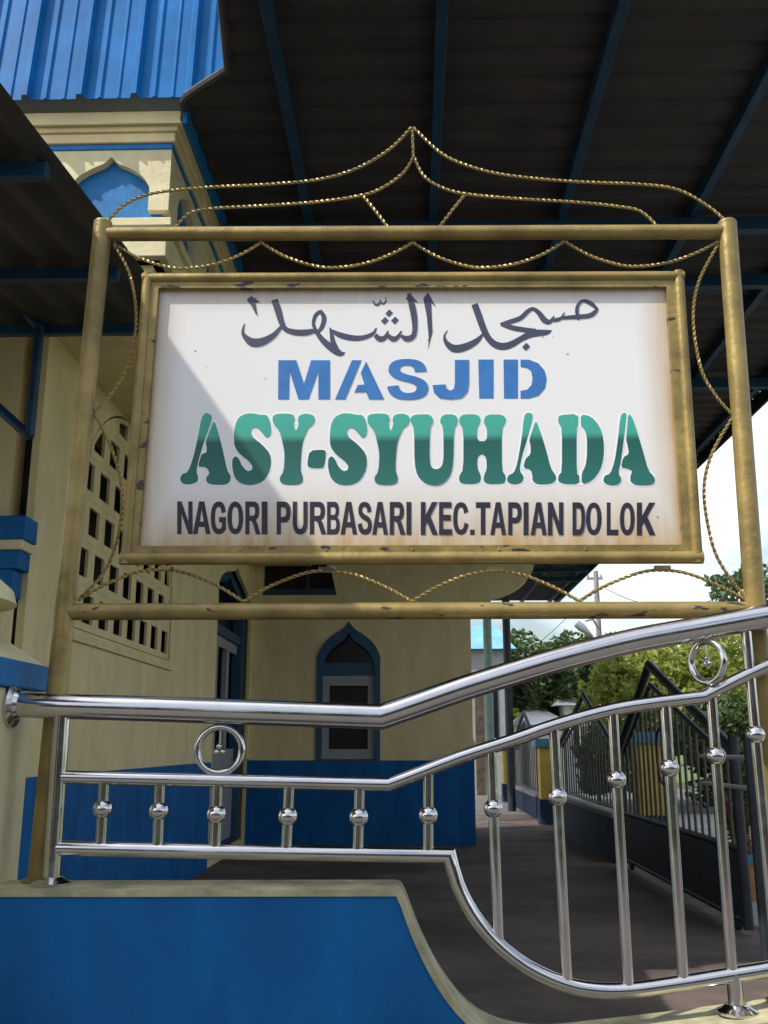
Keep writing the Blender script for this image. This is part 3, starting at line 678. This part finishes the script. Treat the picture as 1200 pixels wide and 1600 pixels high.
# pilaster with blue capital
yp = YC-.18
def bx(px0, py0, px1, py1, Y, dep, m, name, bev=.01):
    a, b = atY(px0, py0, Y), atY(px1, py1, Y)
    return MB().box((a.x, Y, a.z), (b.x, Y+dep, b.z), bev).build(name, m, mosq, MO)
bx(-140, 806, 38, 842, yp-.06, .20, BLUE, 'capital')
bx(-130, 843, 34, 858, yp-.05, .19, CREAM2, 'capital')
bx(-125, 860, 28, 888, yp-.04, .18, BLUE, 'capital')
bx(-118, 889, 16, 932, yp-.02, .16, BLUE, 'capital')
a = atY(10, 900, yp); MB().box((a.x-1.0, yp, 0), (a.x, YC-.014, atY(0, 931, yp).z), .01).build('pilaster', CREAM, mosq, MO)
# --- end wall (plane Y = YB) with arched window; u = X, v = Z
endf = lambda u, v, d: (u, d, v)
c0 = atY(495, 1187, YB); c1 = atY(592, 1187, YB); wz0 = c0.z; wm = (c0.x+c1.x)/2; wW = c1.x-c0.x
wzs = atY(540, 1040, YB).z; wzt = atY(543, 976, YB).z
win_o = [(wm+wW/2, wz0)] + [(wm+x, z_) for x, z_ in ogee(wW, wzs-.05, wzt)] + [(wm-wW/2, wz0)]
t0, t1 = atY(410, 930, YB), atY(526, 930, YB); tz1 = atY(500, 870, YB).z
vent_o = [(t0.x, t0.z), (t1.x, t0.z), (t1.x-.08, t0.z+.35), (t1.x-.25, tz1), (t0.x, tz1)]
MB().prism([[(XL-.0, 0), (BR, 0), (BR, ZW), (XL-.0, ZW)], win_o, vent_o], endf, YB, YB+.2).build('end_wall', CREAM, mosq, MO)
zd2 = atY(560, 1188, YB).z
MB().box((XL+.013, YB-.012, 0), (BR+.012, YB-.0005, zd2)).build('dado', BLUE, mosq, MO)
MB().box((BR+.0005, YB-.0004, 0), (BR+.012, YB+2.8, zd2)).build('dado', BLUE, mosq, MO)
MB().box((BR-.15, YB+.2, 0), (BR, YB+2.8, ZW)).build('return_wall', CREAM, mosq, MO)
wn = MB().prism([win_o], endf, YB+.16, YB+.18).build('window', DARKG, mosq, MO)
wi = [(wm+(x-wm)*.86, wz0-.002 if z_ < wz0+.01 else wz0+(z_-wz0)*.935) for x, z_ in win_o]
wo2 = [(wm+(x-wm)*1.04, wz0-.03 if z_ < wz0+.01 else wz0+(z_-wz0)*1.025) for x, z_ in win_o]
MB().prism([wo2, wi], endf, YB-.03, YB+.1).build('frame', FRAMEB, wn, MO)
zt = atY(540, 1048, YB).z
MB().box((wm-wW*.43+.002, YB+.02, zt-.07), (wm+wW*.43-.002, YB+.12, zt+.12)).build('transom', FRAMEB, wn, MO)
aa = wm-wW*.43+.003; bb = wm+wW*.43-.003; g = .12*wW
MB().prism([[(aa, wz0+.01), (bb, wz0+.01), (bb, zt-.073), (aa, zt-.073)], [(aa+g*.9, wz0+.15), (bb-g*.9, wz0+.15), (bb-g*.9, zt-.22), (aa+g*.9, zt-.22)]], endf, YB+.03, YB+.13).build('casement', GREYW, wn, MO)
MB().box((t0.x-.1, YB+.17, t0.z-.1), (t1.x+.1, YB+.19, tz1+.1)).build('vent_shade', SHADEIN, mosq, MO)  # dark board closing the vent, its colour stands in for shade inside
MB().box((t0.x+.001, YB+.03, t0.z+.001), (t1.x-.02, YB+.1, t0.z+.10)).build('vent_sill', STEELB, mosq, MO)
MB().box(((t0.x+t1.x)/2+.1, YB+.04, t0.z+.101), ((t0.x+t1.x)/2+.14, YB+.1, tz1)).build('vent_bar', STEELB, mosq, MO)
# curved bracket under the canopy at the corner of the end wall
b0 = atY(742, 937, YB); b1 = atY(834, 880, YB)
br = [(BR+.001, ZW)] + [(BR+.001, b0.z)] + [(BR+(b1.x-BR)*math.sin(k/10*math.pi/2), b0.z+(b1.z-b0.z)*(1-math.cos(k/10*math.pi/2))) for k in range(1, 11)] + [(b1.x, ZW)]
MB().prism([br], endf, YB+.0, YB+.35).build('bracket', CREAM, mosq, MO)

# --- projecting upper block with cornice, blue arched recesses
YT5 = 5.0
e = atY(265, 290, YT5); X5 = e.x
z_face1 = atY(240, 234, YT5).z; z_face0 = atY(240, 328, YT5).z; z_sill1 = atY(240, 339, YT5-.03).z; z_sill0 = atY(240, 352, YT5-.03).z; z_bot = atY(240, 400, YT5).z
XBL = -4.2; YBE = YB-.02
zcor = atY(272, 160, YT5-.09).z
def stack(d, za, zb, m, name, bev=.006):
    return MB().box((XBL-d*0, YT5-d, za), (X5+d, YBE, zb), bev).build(name, m, mosq, MO)
MB().box((XBL, YT5+.05, z_bot), (X5-.05, YBE-.003, zcor-.01)).build('upper_block', BLUET, mosq, MO)
# front plate with ogee cut (only lower corners open to the blue band)
am = atY(170, 300, YT5).x; aw = 2*(atY(232, 310, YT5).x-am); azs = atY(230, 306, YT5).z; azt = atY(170, 245, YT5).z
def plate(u0, u1, cs, w_, zs_, zt_, fn, d0, d1, name):
    # comb-shaped plate: arches open at the bottom edge
    o = [(u0, z_face1), (u1, z_face1), (u1, z_face0)]
    for c in sorted(cs, reverse=True):
        o += [(c+w_/2, z_face0)] + [(c+x, z_) for x, z_ in ogee(w_, zs_, zt_)] + [(c-w_/2, z_face0)]
    o += [(u0, z_face0)]
    MB().prism([o], fn, d0, d1).build(name, CREAM2, mosq, MO)
plate(XBL, X5, [am, am-aw*1.6, am-aw*3.2], aw, azs, azt, endf, YT5, YT5+.0495, 'arched_panel')
cs = []; y_ = YT5+.45
while y_ < YBE-.5: cs.append(y_); y_ += aw*1.75
plate(YT5+.05, YBE-.01, cs, aw, azs, azt, side, X5-.0495, X5-.0005, 'arched_panel')
stack(.03, z_sill0, z_sill1, CREAM2, 'sill')
stack(.0, z_bot, z_sill0-.001, CREAM2, 'lower_band')
stack(-.10, z_bot-.06, z_bot-.001, CREAM, 'soffit_step')
zz = [z_face1+.001, atY(240, 222, YT5-.02).z]
stack(.008, zz[0], zz[1], BLUET, 'blue_line')
z2 = atY(250, 203, YT5-.045).z; stack(.022, zz[1]+.001, z2, CREAM, 'cornice_step')
z3 = atY(250, 190, YT5-.07).z; stack(.038, z2+.001, z3, CREAM, 'cornice_step')
z4 = atY(250, 185, YT5-.1).z; stack(.066, z3+.001, z4, CREAM2, 'cornice_lip')
stack(.056, z4+.001, zcor-.03, CREAM, 'cornice_step')
MB().box((X5+.0665, YT5-.05, z4+.002), (X5+.095, YBE, ZR+.06)).build('blue_fascia', BLUET, mosq, MO)
# steep ribbed blue roof over it
def corr(u0, u1, per, amp, prof_):
    pts = []; u = u0
    while u < u1:
        for f, h in prof_: pts.append((u+f*per, h*amp))
        u += per
    return [p for p in pts if p[0] <= u1]
a = atY(40, 156, YT5-.135); b = atY(347, 156, YT5-.135)
per = (atY(252, 156, YT5-.135).x-atY(167, 156, YT5-.135).x)
pr_ = [(0, 0), (.20, 0), (.235, .28), (.265, .28), (.30, 0), (.55, 0), (.575, .18), (.60, .18), (.625, 0), (.80, 0), (.86, 1), (.95, 1)]
x_start = a.x-per*7.0-per*.88
cp = corr(x_start, b.x+.07, per, .045, pr_)
rf = MB(); slope = R(84); n = len(cp); vs = []
for (u, h) in cp:
    cut = max(0, u-b.x)*1.05
    for s_ in (0, .004):
        y0 = YT5-.135-h+s_; vs.append((u, y0+cut*math.cos(slope), a.z+cut)); vs.append((u, y0+2.6*math.cos(slope), a.z+2.6*math.sin(slope)))
fs = []
for i in range(n-1):
    A = i*4; B = A+4
    fs += [(A, B, B+1, A+1), (A+2, A+3, B+3, B+2), (A, A+2, B+2, B), (A+1, B+1, B+3, A+3)]
rf.add(vs, fs); rf.build('ribbed_roof', ROOFB, mosq, MO)
MB().box((XBL, YT5+.02, zcor-.028), (X5+.05, YT5+.6, zcor+.3)).build('roof_core', CREAM, mosq, MO)

# ================================================================ LEFT AWNING (corrugated sheet on blue purlins)
XA = -1.42; AZ = lambda y: 3.65+.13*(y-2.87)-.03
awn = empty('awning', (XA-1.5, 3, 0), 'dark corrugated awning over the mosque porch with blue steel brackets', 'awning')
AO = (XA-1.5, 3, 0)
wv = []; u = XA-4.2
while u < XA+.001: wv.append(u); u += .2/8
vs = []; 
for i, u in enumerate(wv):
    h = .018*math.sin(2*math.pi*(u-XA)/.2)
    for y in (-.2, YC-.06):
        vs += [(u, y, AZ(y)+h+.03), (u, y, AZ(y)+h+.034)]
fs = []
for i in range(len(wv)-1):
    A = i*4; B = A+4; fs += [(A, A+2, B+2, B), (A+1, B+1, B+3, A+3), (A, B, B+1, A+1), (A+2, A+3, B+3, B+2)]
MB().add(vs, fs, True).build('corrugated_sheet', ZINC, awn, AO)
def hitA(px, py):
    d = FW*FPX + RT*(px-600) - UP*(py-800); y = 3.0
    for _ in range(40): y = y*.5 + .5*(AZ(y)-EYE)*d.y/d.z
    return Vector((d.x/d.y*y, y, AZ(y)))
def purY(y, xr): MB().box((XA-4.1, y, AZ(y)-.06), (xr, y+.05, AZ(y)+.008), .004).build('purlin', STEELB, awn, AO)
purY(hitA(40, 254).y, hitA(70, 250).x); purY(hitA(40, 420).y, XA-.10); purY(hitA(40, 508).y, XA-.06); purY(.3, XA-.3); purY(1.5, XA-.3)
yb_ = hitA(40, 505).y-.03
q = [atY(x, y, yb_) for x, y in ((-60, 375), (62, 512), (46, 682), (-60, 585))]
for a, b in zip(q, q[1:]): MB().tube([a, b], .030, 12).build('bracket', STEELB, awn, AO)
b = q[1].copy(); b.z = AZ(yb_)-.03; MB().tube([q[1], b], .03, 12).build('bracket', STEELB, awn, AO)
for y in (.325, YC-.5):
    MB().tube([(XA-3.6, y, .008), (XA-3.6, y, AZ(y)-.01)], .05, 14).build('post', STEELB, awn, AO)

# ================================================================ BIG CANOPY ROOF
can = empty('courtyard_canopy', (1.2, 12, 0), 'wide dark corrugated canopy roof on blue purlins over the courtyard', 'canopy')
CO = (1.2, 12, 0)
XE = atY(1094, 725, 8).x; XE = 1.03*(ZR-EYE); XR0 = X5+.08
wv = []; y = ROOFY0
while y < ROOFY1: wv.append(y); y += .23/8
vs = []
for y in wv:
    ph = ((y-ROOFY0)/.23) % 1; h = .032*(0 if ph < .45 else min(1, (ph-.45)/.12) if ph < .8 else max(0, (1-ph)/.2))
    xs_ = -.765-.26*(y-2.75)/2.1; f_ = min(1, max(0, (y-4.62)/.25)); xl = xs_+(XR0-xs_)*f_
    for x in (xl, XE): vs += [(x, y, ZR+h), (x, y, ZR+h+.004)]
fs = []
for i in range(len(wv)-1):
    A = i*4; B = A+4; fs += [(A, A+2, B+2, B), (A+1, B+1, B+3, A+3), (A, B, B+1, A+1), (A+2, A+3, B+3, B+2)]
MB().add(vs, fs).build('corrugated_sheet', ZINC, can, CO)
ed = []
for k in range(40):
    y = ROOFY0+(4.95-ROOFY0)*k/39; xs_ = -.765-.26*(y-2.75)/2.1; f_ = min(1, max(0, (y-4.62)/.25)); ed.append((xs_+(XR0-xs_)*f_, y, ZR+.014))
MB().tube(ed, .026, 8).build('edge_flashing', ZINC, can, CO)
for r_ in (-.19, .05, .296, .545, .79, .985):
    x = r_*(ZR-EYE); MB().box((x-.03, ROOFY0+.02 if x > -.6 else ROOFY0+.02, ZR-.085), (x+.03, ROOFY1-.05, ZR-.002), .004).build('purlin', STEELB, can, CO)
for py_ in (352, 440, 600, 720, 790, 838, 868, 890, 905):
    p = hit(900, py_, 'Z', ZR-.14)
    if p.y < ROOFY1-.3: MB().box((XR0+.03, p.y, ZR-.19), (XE-.08, p.y+.07, ZR-.088), .004).build('rafter', STEELB, can, CO)
MB().box((XE-.03, ROOFY0, ZR-.16), (XE-.006, ROOFY1, ZR-.004)).build('fascia', STEELD, can, CO)
for (px, py0, r_, m_) in ((769, 1283, .085, POSTG), (800, 1268, .09, STEELD)):
    g = onG(px, py0); MB().tube([(g.x, g.y, .009), (g.x, g.y, ZR-.195)], r_, 14).build('post', m_, can, CO)

# ================================================================ FENCE AND SLIDING GATE (plane X = XF)
def yX(px): return atX(px, 1165, XF).y
def zX(px, py): return atX(px, py, XF).z
gate = empty('sliding_gate', (XF, yX(1040), 0), 'dark steel sliding gate with thin bars and a peaked top', 'gate')
GO = (XF, yX(1040), 0)
gy0, gy1 = yX(1146), yX(968)
zl_ = zX(1115, 1313)
MB().box((XF-.02, gy0, .10), (XF+.02, gy1, zl_-.03), .003).build('lower_panel', STEELD, gate, GO)
for z_ in (zl_, .10):
    MB().tube([(XF, gy0, z_), (XF, gy1, z_)], .028, 10).build('rail', STEELD, gate, GO)
zpost = zX(1130, 1150)
for y in (gy0, gy1): MB().tube([(XF, y, .05), (XF, y, zpost)], .04, 12).build('end_post', STEELD, gate, GO)
ya = yX(1022); zap = zX(1022, 1036); zap2 = zX(1024, 1068)
zsho = zpost-.02
for zt_, r_, ins in ((zap, .045, 0), (zap2, .026, .22)):
    for ye, ze in ((gy0+ins*1.0, zX(1146, 1172)), (gy1-ins, zX(969, 1169))):
        MB().tube([(XF, ye, ze if ins == 0 else ze-.05), (XF, ya, zt_)], r_, 10).build('peak_bar', STEELD, gate, GO)
nb = 21
for i in range(1, nb):
    y = gy0+(gy1-gy0)*i/nb
    t = (y-gy0-.22)/(ya-gy0-.22) if y < ya else (gy1-.22-y)/(gy1-.22-ya)
    zt_ = zX(1146, 1172)-.05+(zap2-zX(1146, 1172)+.05)*max(0, t)
    MB().tube([(XF, y, zl_), (XF, y, zt_)], .0135, 8).build('bar', BARM, gate, GO)
yo = yX(1036); zo = (zX(1036, 1137)+zX(1036, 1225))/2; rz = (zX(1036, 1137)-zX(1036, 1225))/2
MB().tube([(XF-.02, yo+.20*math.cos(a*math.pi/16), zo+rz*math.sin(a*math.pi/16)) for a in range(32)], .012, 8, closed=True).build('oval_ornament', STEELD, gate, GO)
for y in (gy0+.25, gy1-.3):
    MB().lathe((XF-.02, y, .075), [(.065, 0), (.065, .04)], 18, 'X').build('wheel', STEELD, gate, GO)
# guide posts beside the gate
for (px, py, pt, rr, lab) in ((1200, 1515, 1146, .034, 'dark steel guide post standing alone just past the gate end'),):
    g = onG(px, py); t = hit(1160, pt, 'Y', g.y)
    o = MB().tube([(g.x, g.y, .013), (g.x, g.y, t.z)], rr, 14).build('guide_post', STEELD); o.location = (0, 0, 0)
    # light rails tying it to the gate end
    tag(o, lab, 'post')
    for pyr in (1184, 1232):
        zr = hit(1165, pyr, 'Y', g.y).z
        MB().tube([(g.x-.02, g.y, zr), (g.x-.02, gy0-.05, zr)], .016, 8).build('tie_rail', GREYW, o)
def fence_panel(pxn, pxf, pxa, pya, pyl, label, nb):
    y0, y1 = yX(pxn), yX(pxf); ya_ = yX(pxa); za = zX(pxa, pya); zb = zX((pxn+pxf)/2, pyl)
    f = empty('fence_panel', (XF, (y0+y1)/2, 0), label, 'fence', 'peaked fence panels on the blue wall'); FO = (XF, (y0+y1)/2, 0)
    MB().box((XF-.07, y0, 0), (XF+.07, y1, zb-.12), .004).build('base_wall', SHADEB, f, FO)
    MB().box((XF-.085, y0, zb-.119), (XF+.085, y1, zb-.06), .004).build('base_coping', LIGHTP, f, FO)
    MB().tube([(XF, y0, zb), (XF, y1, zb)], .022, 8).build('rail', STEELD, f, FO)
    zs_ = za-.75
    for ye in (y0+.05, y1-.05):
        MB().tube([(XF, ye, zs_), (XF, ya_, za)], .04, 8).build('peak_bar', STEELD, f, FO)
        MB().tube([(XF, ye+(ya_-ye)*.15, zs_), (XF, ya_, za-.2)], .022, 8).build('peak_bar', STEELD, f, FO)
        MB().tube([(XF, ye, zb-.06), (XF, ye, zs_)], .03, 8).build('end_post', STEELD, f, FO)
    for i in range(1, nb):
        y = y0+(y1-y0)*i/nb; t = (y-y0)/(ya_-y0) if y < ya_ else (y1-y)/(y1-ya_)
        MB().tube([(XF, y, zb), (XF, y, zs_+(za-.2-zs_)*t)], .0125, 6).build('bar', BARM, f, FO)
fence_panel(960, 872, 915, 1084, 1248, 'peaked bar fence panel between the sliding gate and an ochre pillar', 22)
fence_panel(840, 800, 820, 1112, 1228, 'farther peaked bar fence panel beyond the first ochre pillar', 18)
def pillar(pa, pb, X, Y, zt_, label):
    x0, x1 = pa, pb
    o = empty('fence_pillar', ((x0+x1)/2, Y, 0), label, 'pillar', 'ochre fence pillars'); OO = ((x0+x1)/2, Y, 0)
    hw = abs(x1-x0)/2; cx = (x0+x1)/2
    MB().box((cx-hw, Y-hw, 0), (cx+hw, Y+hw, zt_), .01).build('shaft', YELLOW, o, OO)
    MB().box((cx-hw-.08, Y-hw-.08, zt_+.001), (cx+hw+.08, Y+hw+.08, zt_+.16), .01).build('cap', TEAL, o, OO)
    MB().box((cx-hw-.03, Y-hw-.03, 0), (cx+hw+.03, Y+hw+.03, .45), .01).build('plinth', SHADEB, o, OO)
y = (yX(872)+yX(840))/2; pillar(XF-.17, XF+.17, XF, y, zX(856, 1168), 'ochre pillar with dark cap standing in the fence line')
y = yX(797)+.35; pillar(XF-.17, XF+.17, XF, y, zX(796, 1172), 'ochre pillar at the far end of the fence line')
g = onG(1018, 1325); pillar(g.x-.17*1, g.x+.21, 0, g.y, atY(1018, 1162, g.y).z, 'ochre pillar with teal cap seen through the sliding gate bars')

# ================================================================ PLANTS
def leaf_cloud(mb, c, rad, n, size, squash=1., long=1.7, droop=0.):
    for _ in range(n):
        while True:
            d = Vector((random.uniform(-1, 1), random.uniform(-1, 1), random.uniform(-1, 1)))
            if .02 < d.length < 1: break
        p = Vector(c)+Vector((d.x*rad[0], d.y*rad[1], d.z*rad[2]))
        a = Vector((random.gauss(0, 1), random.gauss(0, 1), random.gauss(0, .7)-droop)).normalized()
        b = a.cross(Vector((random.gauss(0, 1), random.gauss(0, 1), random.gauss(0, 1)))).normalized()
        s_ = size*random.uniform(.6, 1.3); nn = a.cross(b)*s_*.12
        mb.add([p-a*s_*long/2, p+b*s_*.42+nn, p+a*s_*long/2, p-b*s_*.42+nn], [(0, 1, 2, 3)])
def tree(x, y, h, rx, rz, m_, label, name='broadleaf_tree', cat='tree', clumps=26, per=200, size=.12, trunk=.12, zc=None, flowers=0, group=None, droop=0., spread=1.0, croot=.42):
    o = empty(name, (x, y, 0), label, cat, group); OO = (x, y, 0)
    zc = zc if zc else h-rz
    t = MB(); lean = Vector((random.uniform(-.2, .2), random.uniform(-.2, .2), 0))
    base = Vector((x, y, 0)); fork = Vector((x, y, max(.3, zc-rz*.55)))+lean*.5
    t.tube(spline([base, base.lerp(fork, .5)+lean*.2, fork], .2), [trunk*(1-.4*i/max(1, len(spline([base, base.lerp(fork, .5)+lean*.2, fork], .2))-1)) for i in range(len(spline([base, base.lerp(fork, .5)+lean*.2, fork], .2)))], 8)
    f = MB(); pet = MB()
    for k in range(clumps):
        while True:
            d = Vector((random.uniform(-1, 1), random.uniform(-1, 1), random.uniform(-1, 1)))
            if d.length < 1: break
        d = d.normalized()*(d.length**.5)
        c = Vector((x+d.x*rx*.85, y+d.y*rx*.85, zc+d.z*rz*.85)); rr = random.uniform(.25, .42)*min(rx, rz)*spread
        if k % 2 == 0: t.tube(spline([fork, fork.lerp(c, .5)+Vector((0, 0, -.1*rz)), c], .3), .035*rx/2+.008, 5, caps=False)
        leaf_cloud(f, c, (rr*1.15, rr*1.15, rr*.8), per, size, droop=droop)
        if flowers: leaf_cloud(pet, c, (rr*1.2, rr*1.2, rr*.9), flowers, size*.8, long=1.1)
    t.build('trunk', BARK, o, OO)
    f.build('crown', m_, o, OO, fixn=False)
    if flowers: pet.build('blossom', PETAL, o, OO, fixn=False)
    return o
def gx(px, Y): return atY(px, 1165, Y).x
def gz(py, Y): return atY(800, py, Y).z
Y = 24; tree(gx(1040, Y), Y, gz(1000, Y), 2.0, 1.65, LEAFB, 'bright yellow-green bushy tree behind the sliding gate', clumps=46, per=230, size=.13)
Y = 27; tree(gx(1165, Y), Y, gz(985, Y), 1.9, 1.9, LEAFB, 'bright green tree beside the right sign post behind the fence', clumps=36, per=210, size=.14)
Y = 21.5; tree(gx(1120, Y), Y, gz(1085, Y), 1.1, .95, LEAFD, 'dark green shrub under the bright trees', 'shrub', 'shrub', clumps=20, per=150, size=.11, trunk=.05)
Y = 33; tree(gx(852, Y), Y, gz(978, Y), 2.3, 1.5, LEAFD, 'dark green tree beyond the fence next to the blue-roofed building', clumps=40, per=210, size=.17)
Y = 36; tree(gx(930, Y), Y, gz(1025, Y), 2.1, 1.0, LEAFG, 'grey-green tree above the white house', clumps=34, per=200, size=.17)
Y = 37; tree(gx(752, Y), Y, gz(1085, Y), 1.6, 1.5, LEAFB, 'small sunny tree at the corner of the end wall', clumps=26, per=170, size=.16)
Y = 38; tree(gx(790, Y), Y, gz(1075, Y), 1.4, 1.5, LEAFD, 'dark slim tree between the two canopy posts', clumps=20, per=170, size=.16)
Y = 70
for i, (px, py) in enumerate(((960, 988), (1010, 990), (890, 1030), (1080, 995), (1160, 980))):
    tree(gx(px, Y), Y+i*2, gz(py, Y), 3.2, 2.4, LEAFD, 'distant dark tree on the skyline far beyond the road, past the fence', group='skyline trees', clumps=24, per=120, size=.34, trunk=.2)
Y = 19; 
tree(gx(1205, Y), Y, gz(895, Y), 1.35, .55, LEAFG, 'sparse feathery tree reaching above the gate', 'feathery_tree', clumps=26, per=55, size=.10, trunk=.07, zc=gz(925, Y), droop=.8, spread=1.2)
# bougainvillea behind fence and gate
Y = 11.2; tree(XF+.85, 10.6, 1.6, .5, .55, LEAFR, 'flowering bush with pink blossoms right behind the gate', 'flowering_bush', 'bush', clumps=22, per=90, size=.06, trunk=.03, flowers=16)
tree(XF+.9, 17, 1.75, .55, .6, LEAFR, 'dark flowering bush behind the first fence panel', 'flowering_bush', 'bush', clumps=24, per=90, size=.07, trunk=.03, flowers=9)
tree(XF+.9, 18.6, 1.6, .5, .55, LEAFD, 'dark leafy bush behind the fence between gate and panel', 'leafy_bush', 'bush', clumps=20, per=90, size=.07, trunk=.03)
# potted plant at the right
g = onG(1160, 1406); dd = g.y
pot = empty('potted_plant', (g.x, g.y, .012), 'dry potted plant in a terracotta pot with a teal rim', 'plant'); PO_ = (g.x, g.y, .012)
zp = atY(1160, 1335, dd).z
MB().lathe((g.x, g.y, .0125), [(.15, 0), (.19, zp*.4), (.20, zp*.75), (.19, zp*.8)], 22).build('pot', TERRA, pot, PO_)
MB().lathe((g.x, g.y, .0125), [(.205, zp*.801), (.215, zp*.85), (.215, zp*.99), (.17, zp*1.0)], 22).build('rim', TEAL, pot, PO_)
f = MB(); zt_ = atY(1160, 1245, dd).z
for k in range(16): leaf_cloud(f, (g.x+random.uniform(-.15, .15), g.y+random.uniform(-.15, .15), random.uniform(zp, zt_)), (.08, .08, .08), 26, .045, long=2.4)
f.build('foliage', DRY, pot, PO_, fixn=False)
st = MB()
for k in range(9): st.tube([(g.x, g.y, zp*.9), (g.x+random.uniform(-.16, .16), g.y+random.uniform(-.16, .16), zt_-.05)], .006, 5)
st.build('stem', BARK, pot, PO_)

# ================================================================ FAR BUILDINGS, POLE, LAMP
def house(px0, px1, Y, pyw, pyr, label, wm_, rm, depth=4.0, over=.3, name='house'):
    x0, x1 = gx(px0, Y), gx(px1, Y); zw = gz(pyw, Y); zr = gz(pyr, Y); cx = (x0+x1)/2
    o = empty(name, (cx, Y+depth/2, 0), label, 'house'); OO = (cx, Y+depth/2, 0)
    MB().box((x0, Y, 0), (x1, Y+depth, zw)).build('wall', wm_, o, OO)
    r = MB(); ym = Y+depth/2
    r.add([(x0-over, Y-over, zw-.05), (x1+over, Y-over, zw-.05), (x1+over, Y+depth+over, zw-.05), (x0-over, Y+depth+over, zw-.05), (x0+.2, ym, zr), (x1-.2, ym, zr)], [(0, 1, 5, 4), (2, 3, 4, 5), (1, 2, 5), (3, 0, 4), (3, 2, 1, 0)])
    r.build('roof', rm, o, OO)
    wx = (x1-x0)
    for k in (.22, .68):
        wq = MB().box((x0+wx*k, Y-.03, zw*.38), (x0+wx*(k+.14), Y-.002, zw*.76)).build('window', DARKG, o, OO)
        MB().box((x0+wx*k-.06, Y-.05, zw*.34), (x0+wx*(k+.14)+.06, Y-.001, zw*.379)).build('sill', WHITEP, wq, OO)
    MB().box((x0+wx*.45, Y-.035, 0), (x0+wx*.58, Y-.002, zw*.74)).build('door', BARK, o, OO)
    return o
house(826, 880, 30, 1130, 1106, 'white house with pale roof beyond the far fence panel', WHITEP, WHITEP)
house(884, 940, 31, 1100, 1078, 'white house with grey roof behind the first fence panel', WHITEP, GREYR)
o = house(700, 797, 29, 1012, 966, 'small building with a bright blue metal roof past the courtyard', GREYW, GLAREB, depth=3.5, over=.25, name='blue_roofed_building')
house(735, 765, 60, 1188, 1180, 'low white building far across the grass', WHITEP, WHITEP, depth=3)
Y = 36; px_ = gx(945, Y); zt_ = gz(893, Y)
pole_ = empty('utility_pole', (px_, Y, 0), 'grey utility pole with a crossarm and cables', 'pole'); UO = (px_, Y, 0)
MB().tube([(px_, Y, 0), (px_, Y, zt_)], [.14, .09], 12).build('shaft', CONC, pole_, UO)
MB().box((px_-.35, Y-.05, zt_-.32), (px_+.25, Y+.05, zt_-.24)).build('crossarm', CONC, pole_, UO)
for dx in (-.3, 0.18): MB().lathe((px_+dx, Y, zt_-.239), [(.03, 0), (.045, .05), (.02, .12)], 10).build('insulator', GREYW, pole_, UO)
def cable(p, q, sag, lab):
    P = [Vector(p).lerp(Vector(q), k/20)+Vector((0, 0, -sag*4*(k/20)*(1-k/20))) for k in range(21)]
    tag(MB().tube(P, .012, 6).build('cable', STEELD, origin=P[0]), lab, 'cable', 'overhead cables')
cable((px_+.25, Y, zt_-.6), (gx(1200, 34), 34, gz(905, 34)), .9, 'thin cable sagging from the utility pole to the right')
cable((px_-.12, Y, zt_-.7), (gx(740, 30), 30, gz(1075, 30)), .3, 'thin cable slanting from the utility pole to the blue-roofed building')
lx = gx(920, Y-.4); lz = gz(980, Y-.4)
lamp = empty('street_lamp', (px_, Y, lz), 'grey street lamp head on an arm of the utility pole', 'street lamp'); LO_ = (px_, Y, lz)
MB().tube([(px_-.1, Y-.1, lz+.1), (px_-.25, Y-.3, lz+.30), (lx+.1, Y-.4, lz+.22)], .035, 8).build('arm', CONC, lamp, LO_)
hd = MB(); a = Vector((gx(907, Y-.4), Y-.4, gz(972, Y-.4))); b = Vector((gx(935, Y-.4), Y-.4, gz(995, Y-.4)))
hd.tube([a, a.lerp(b, .1), a.lerp(b, .4), a.lerp(b, .8), b], [.03, .14, .16, .08, .04], 12); hd.build('head', GREYW, lamp, LO_)

# unseen houses added across the street, to darken the steel and block low sky
def opposite(x0, x1, h, hr, label):
    o = empty('unseen_house', ((x0+x1)/2, -9, 0), label, 'house'); OO = ((x0+x1)/2, -9, 0)
    MB().box((x0, -12, 0), (x1, -8, h)).build('wall', DARKW, o, OO)
    r = MB(); r.add([(x0-.3, -7.4, h-.1), (x1+.3, -7.4, h-.1), (x1+.3, -12.6, h-.1), (x0-.3, -12.6, h-.1), (x0-.3, -10, hr), (x1+.3, -10, hr)], [(0, 1, 5, 4), (2, 3, 4, 5), (1, 2, 5), (3, 0, 4), (3, 2, 1, 0)])
    r.build('roof', GREYR, o, OO)
    n = int((x1-x0)/2.4)
    for k in range(n):
        xx = x0+(k+.5)*(x1-x0)/n
        if k % 3 == 1: MB().box((xx-.5, -7.99, 0), (xx+.5, -7.95, 2.1)).build('door', BARK, o, OO)
        else:
            wq = MB().box((xx-.6, -7.99, 1.0), (xx+.6, -7.95, 2.1)).build('window', DARKG, o, OO)
            MB().box((xx-.7, -7.99, .9), (xx+.7, -7.9, .99)).build('sill', WHITEP, wq, OO)
opposite(-16, -3.5, 3.2, 5.2, 'long unseen house across the street left of the gate')
opposite(-2.0, 9.5, 3.4, 5.6, 'unseen house across the street facing the name board')
opposite(11, 24, 3.0, 5.0, 'low unseen house across the street beyond the fence')
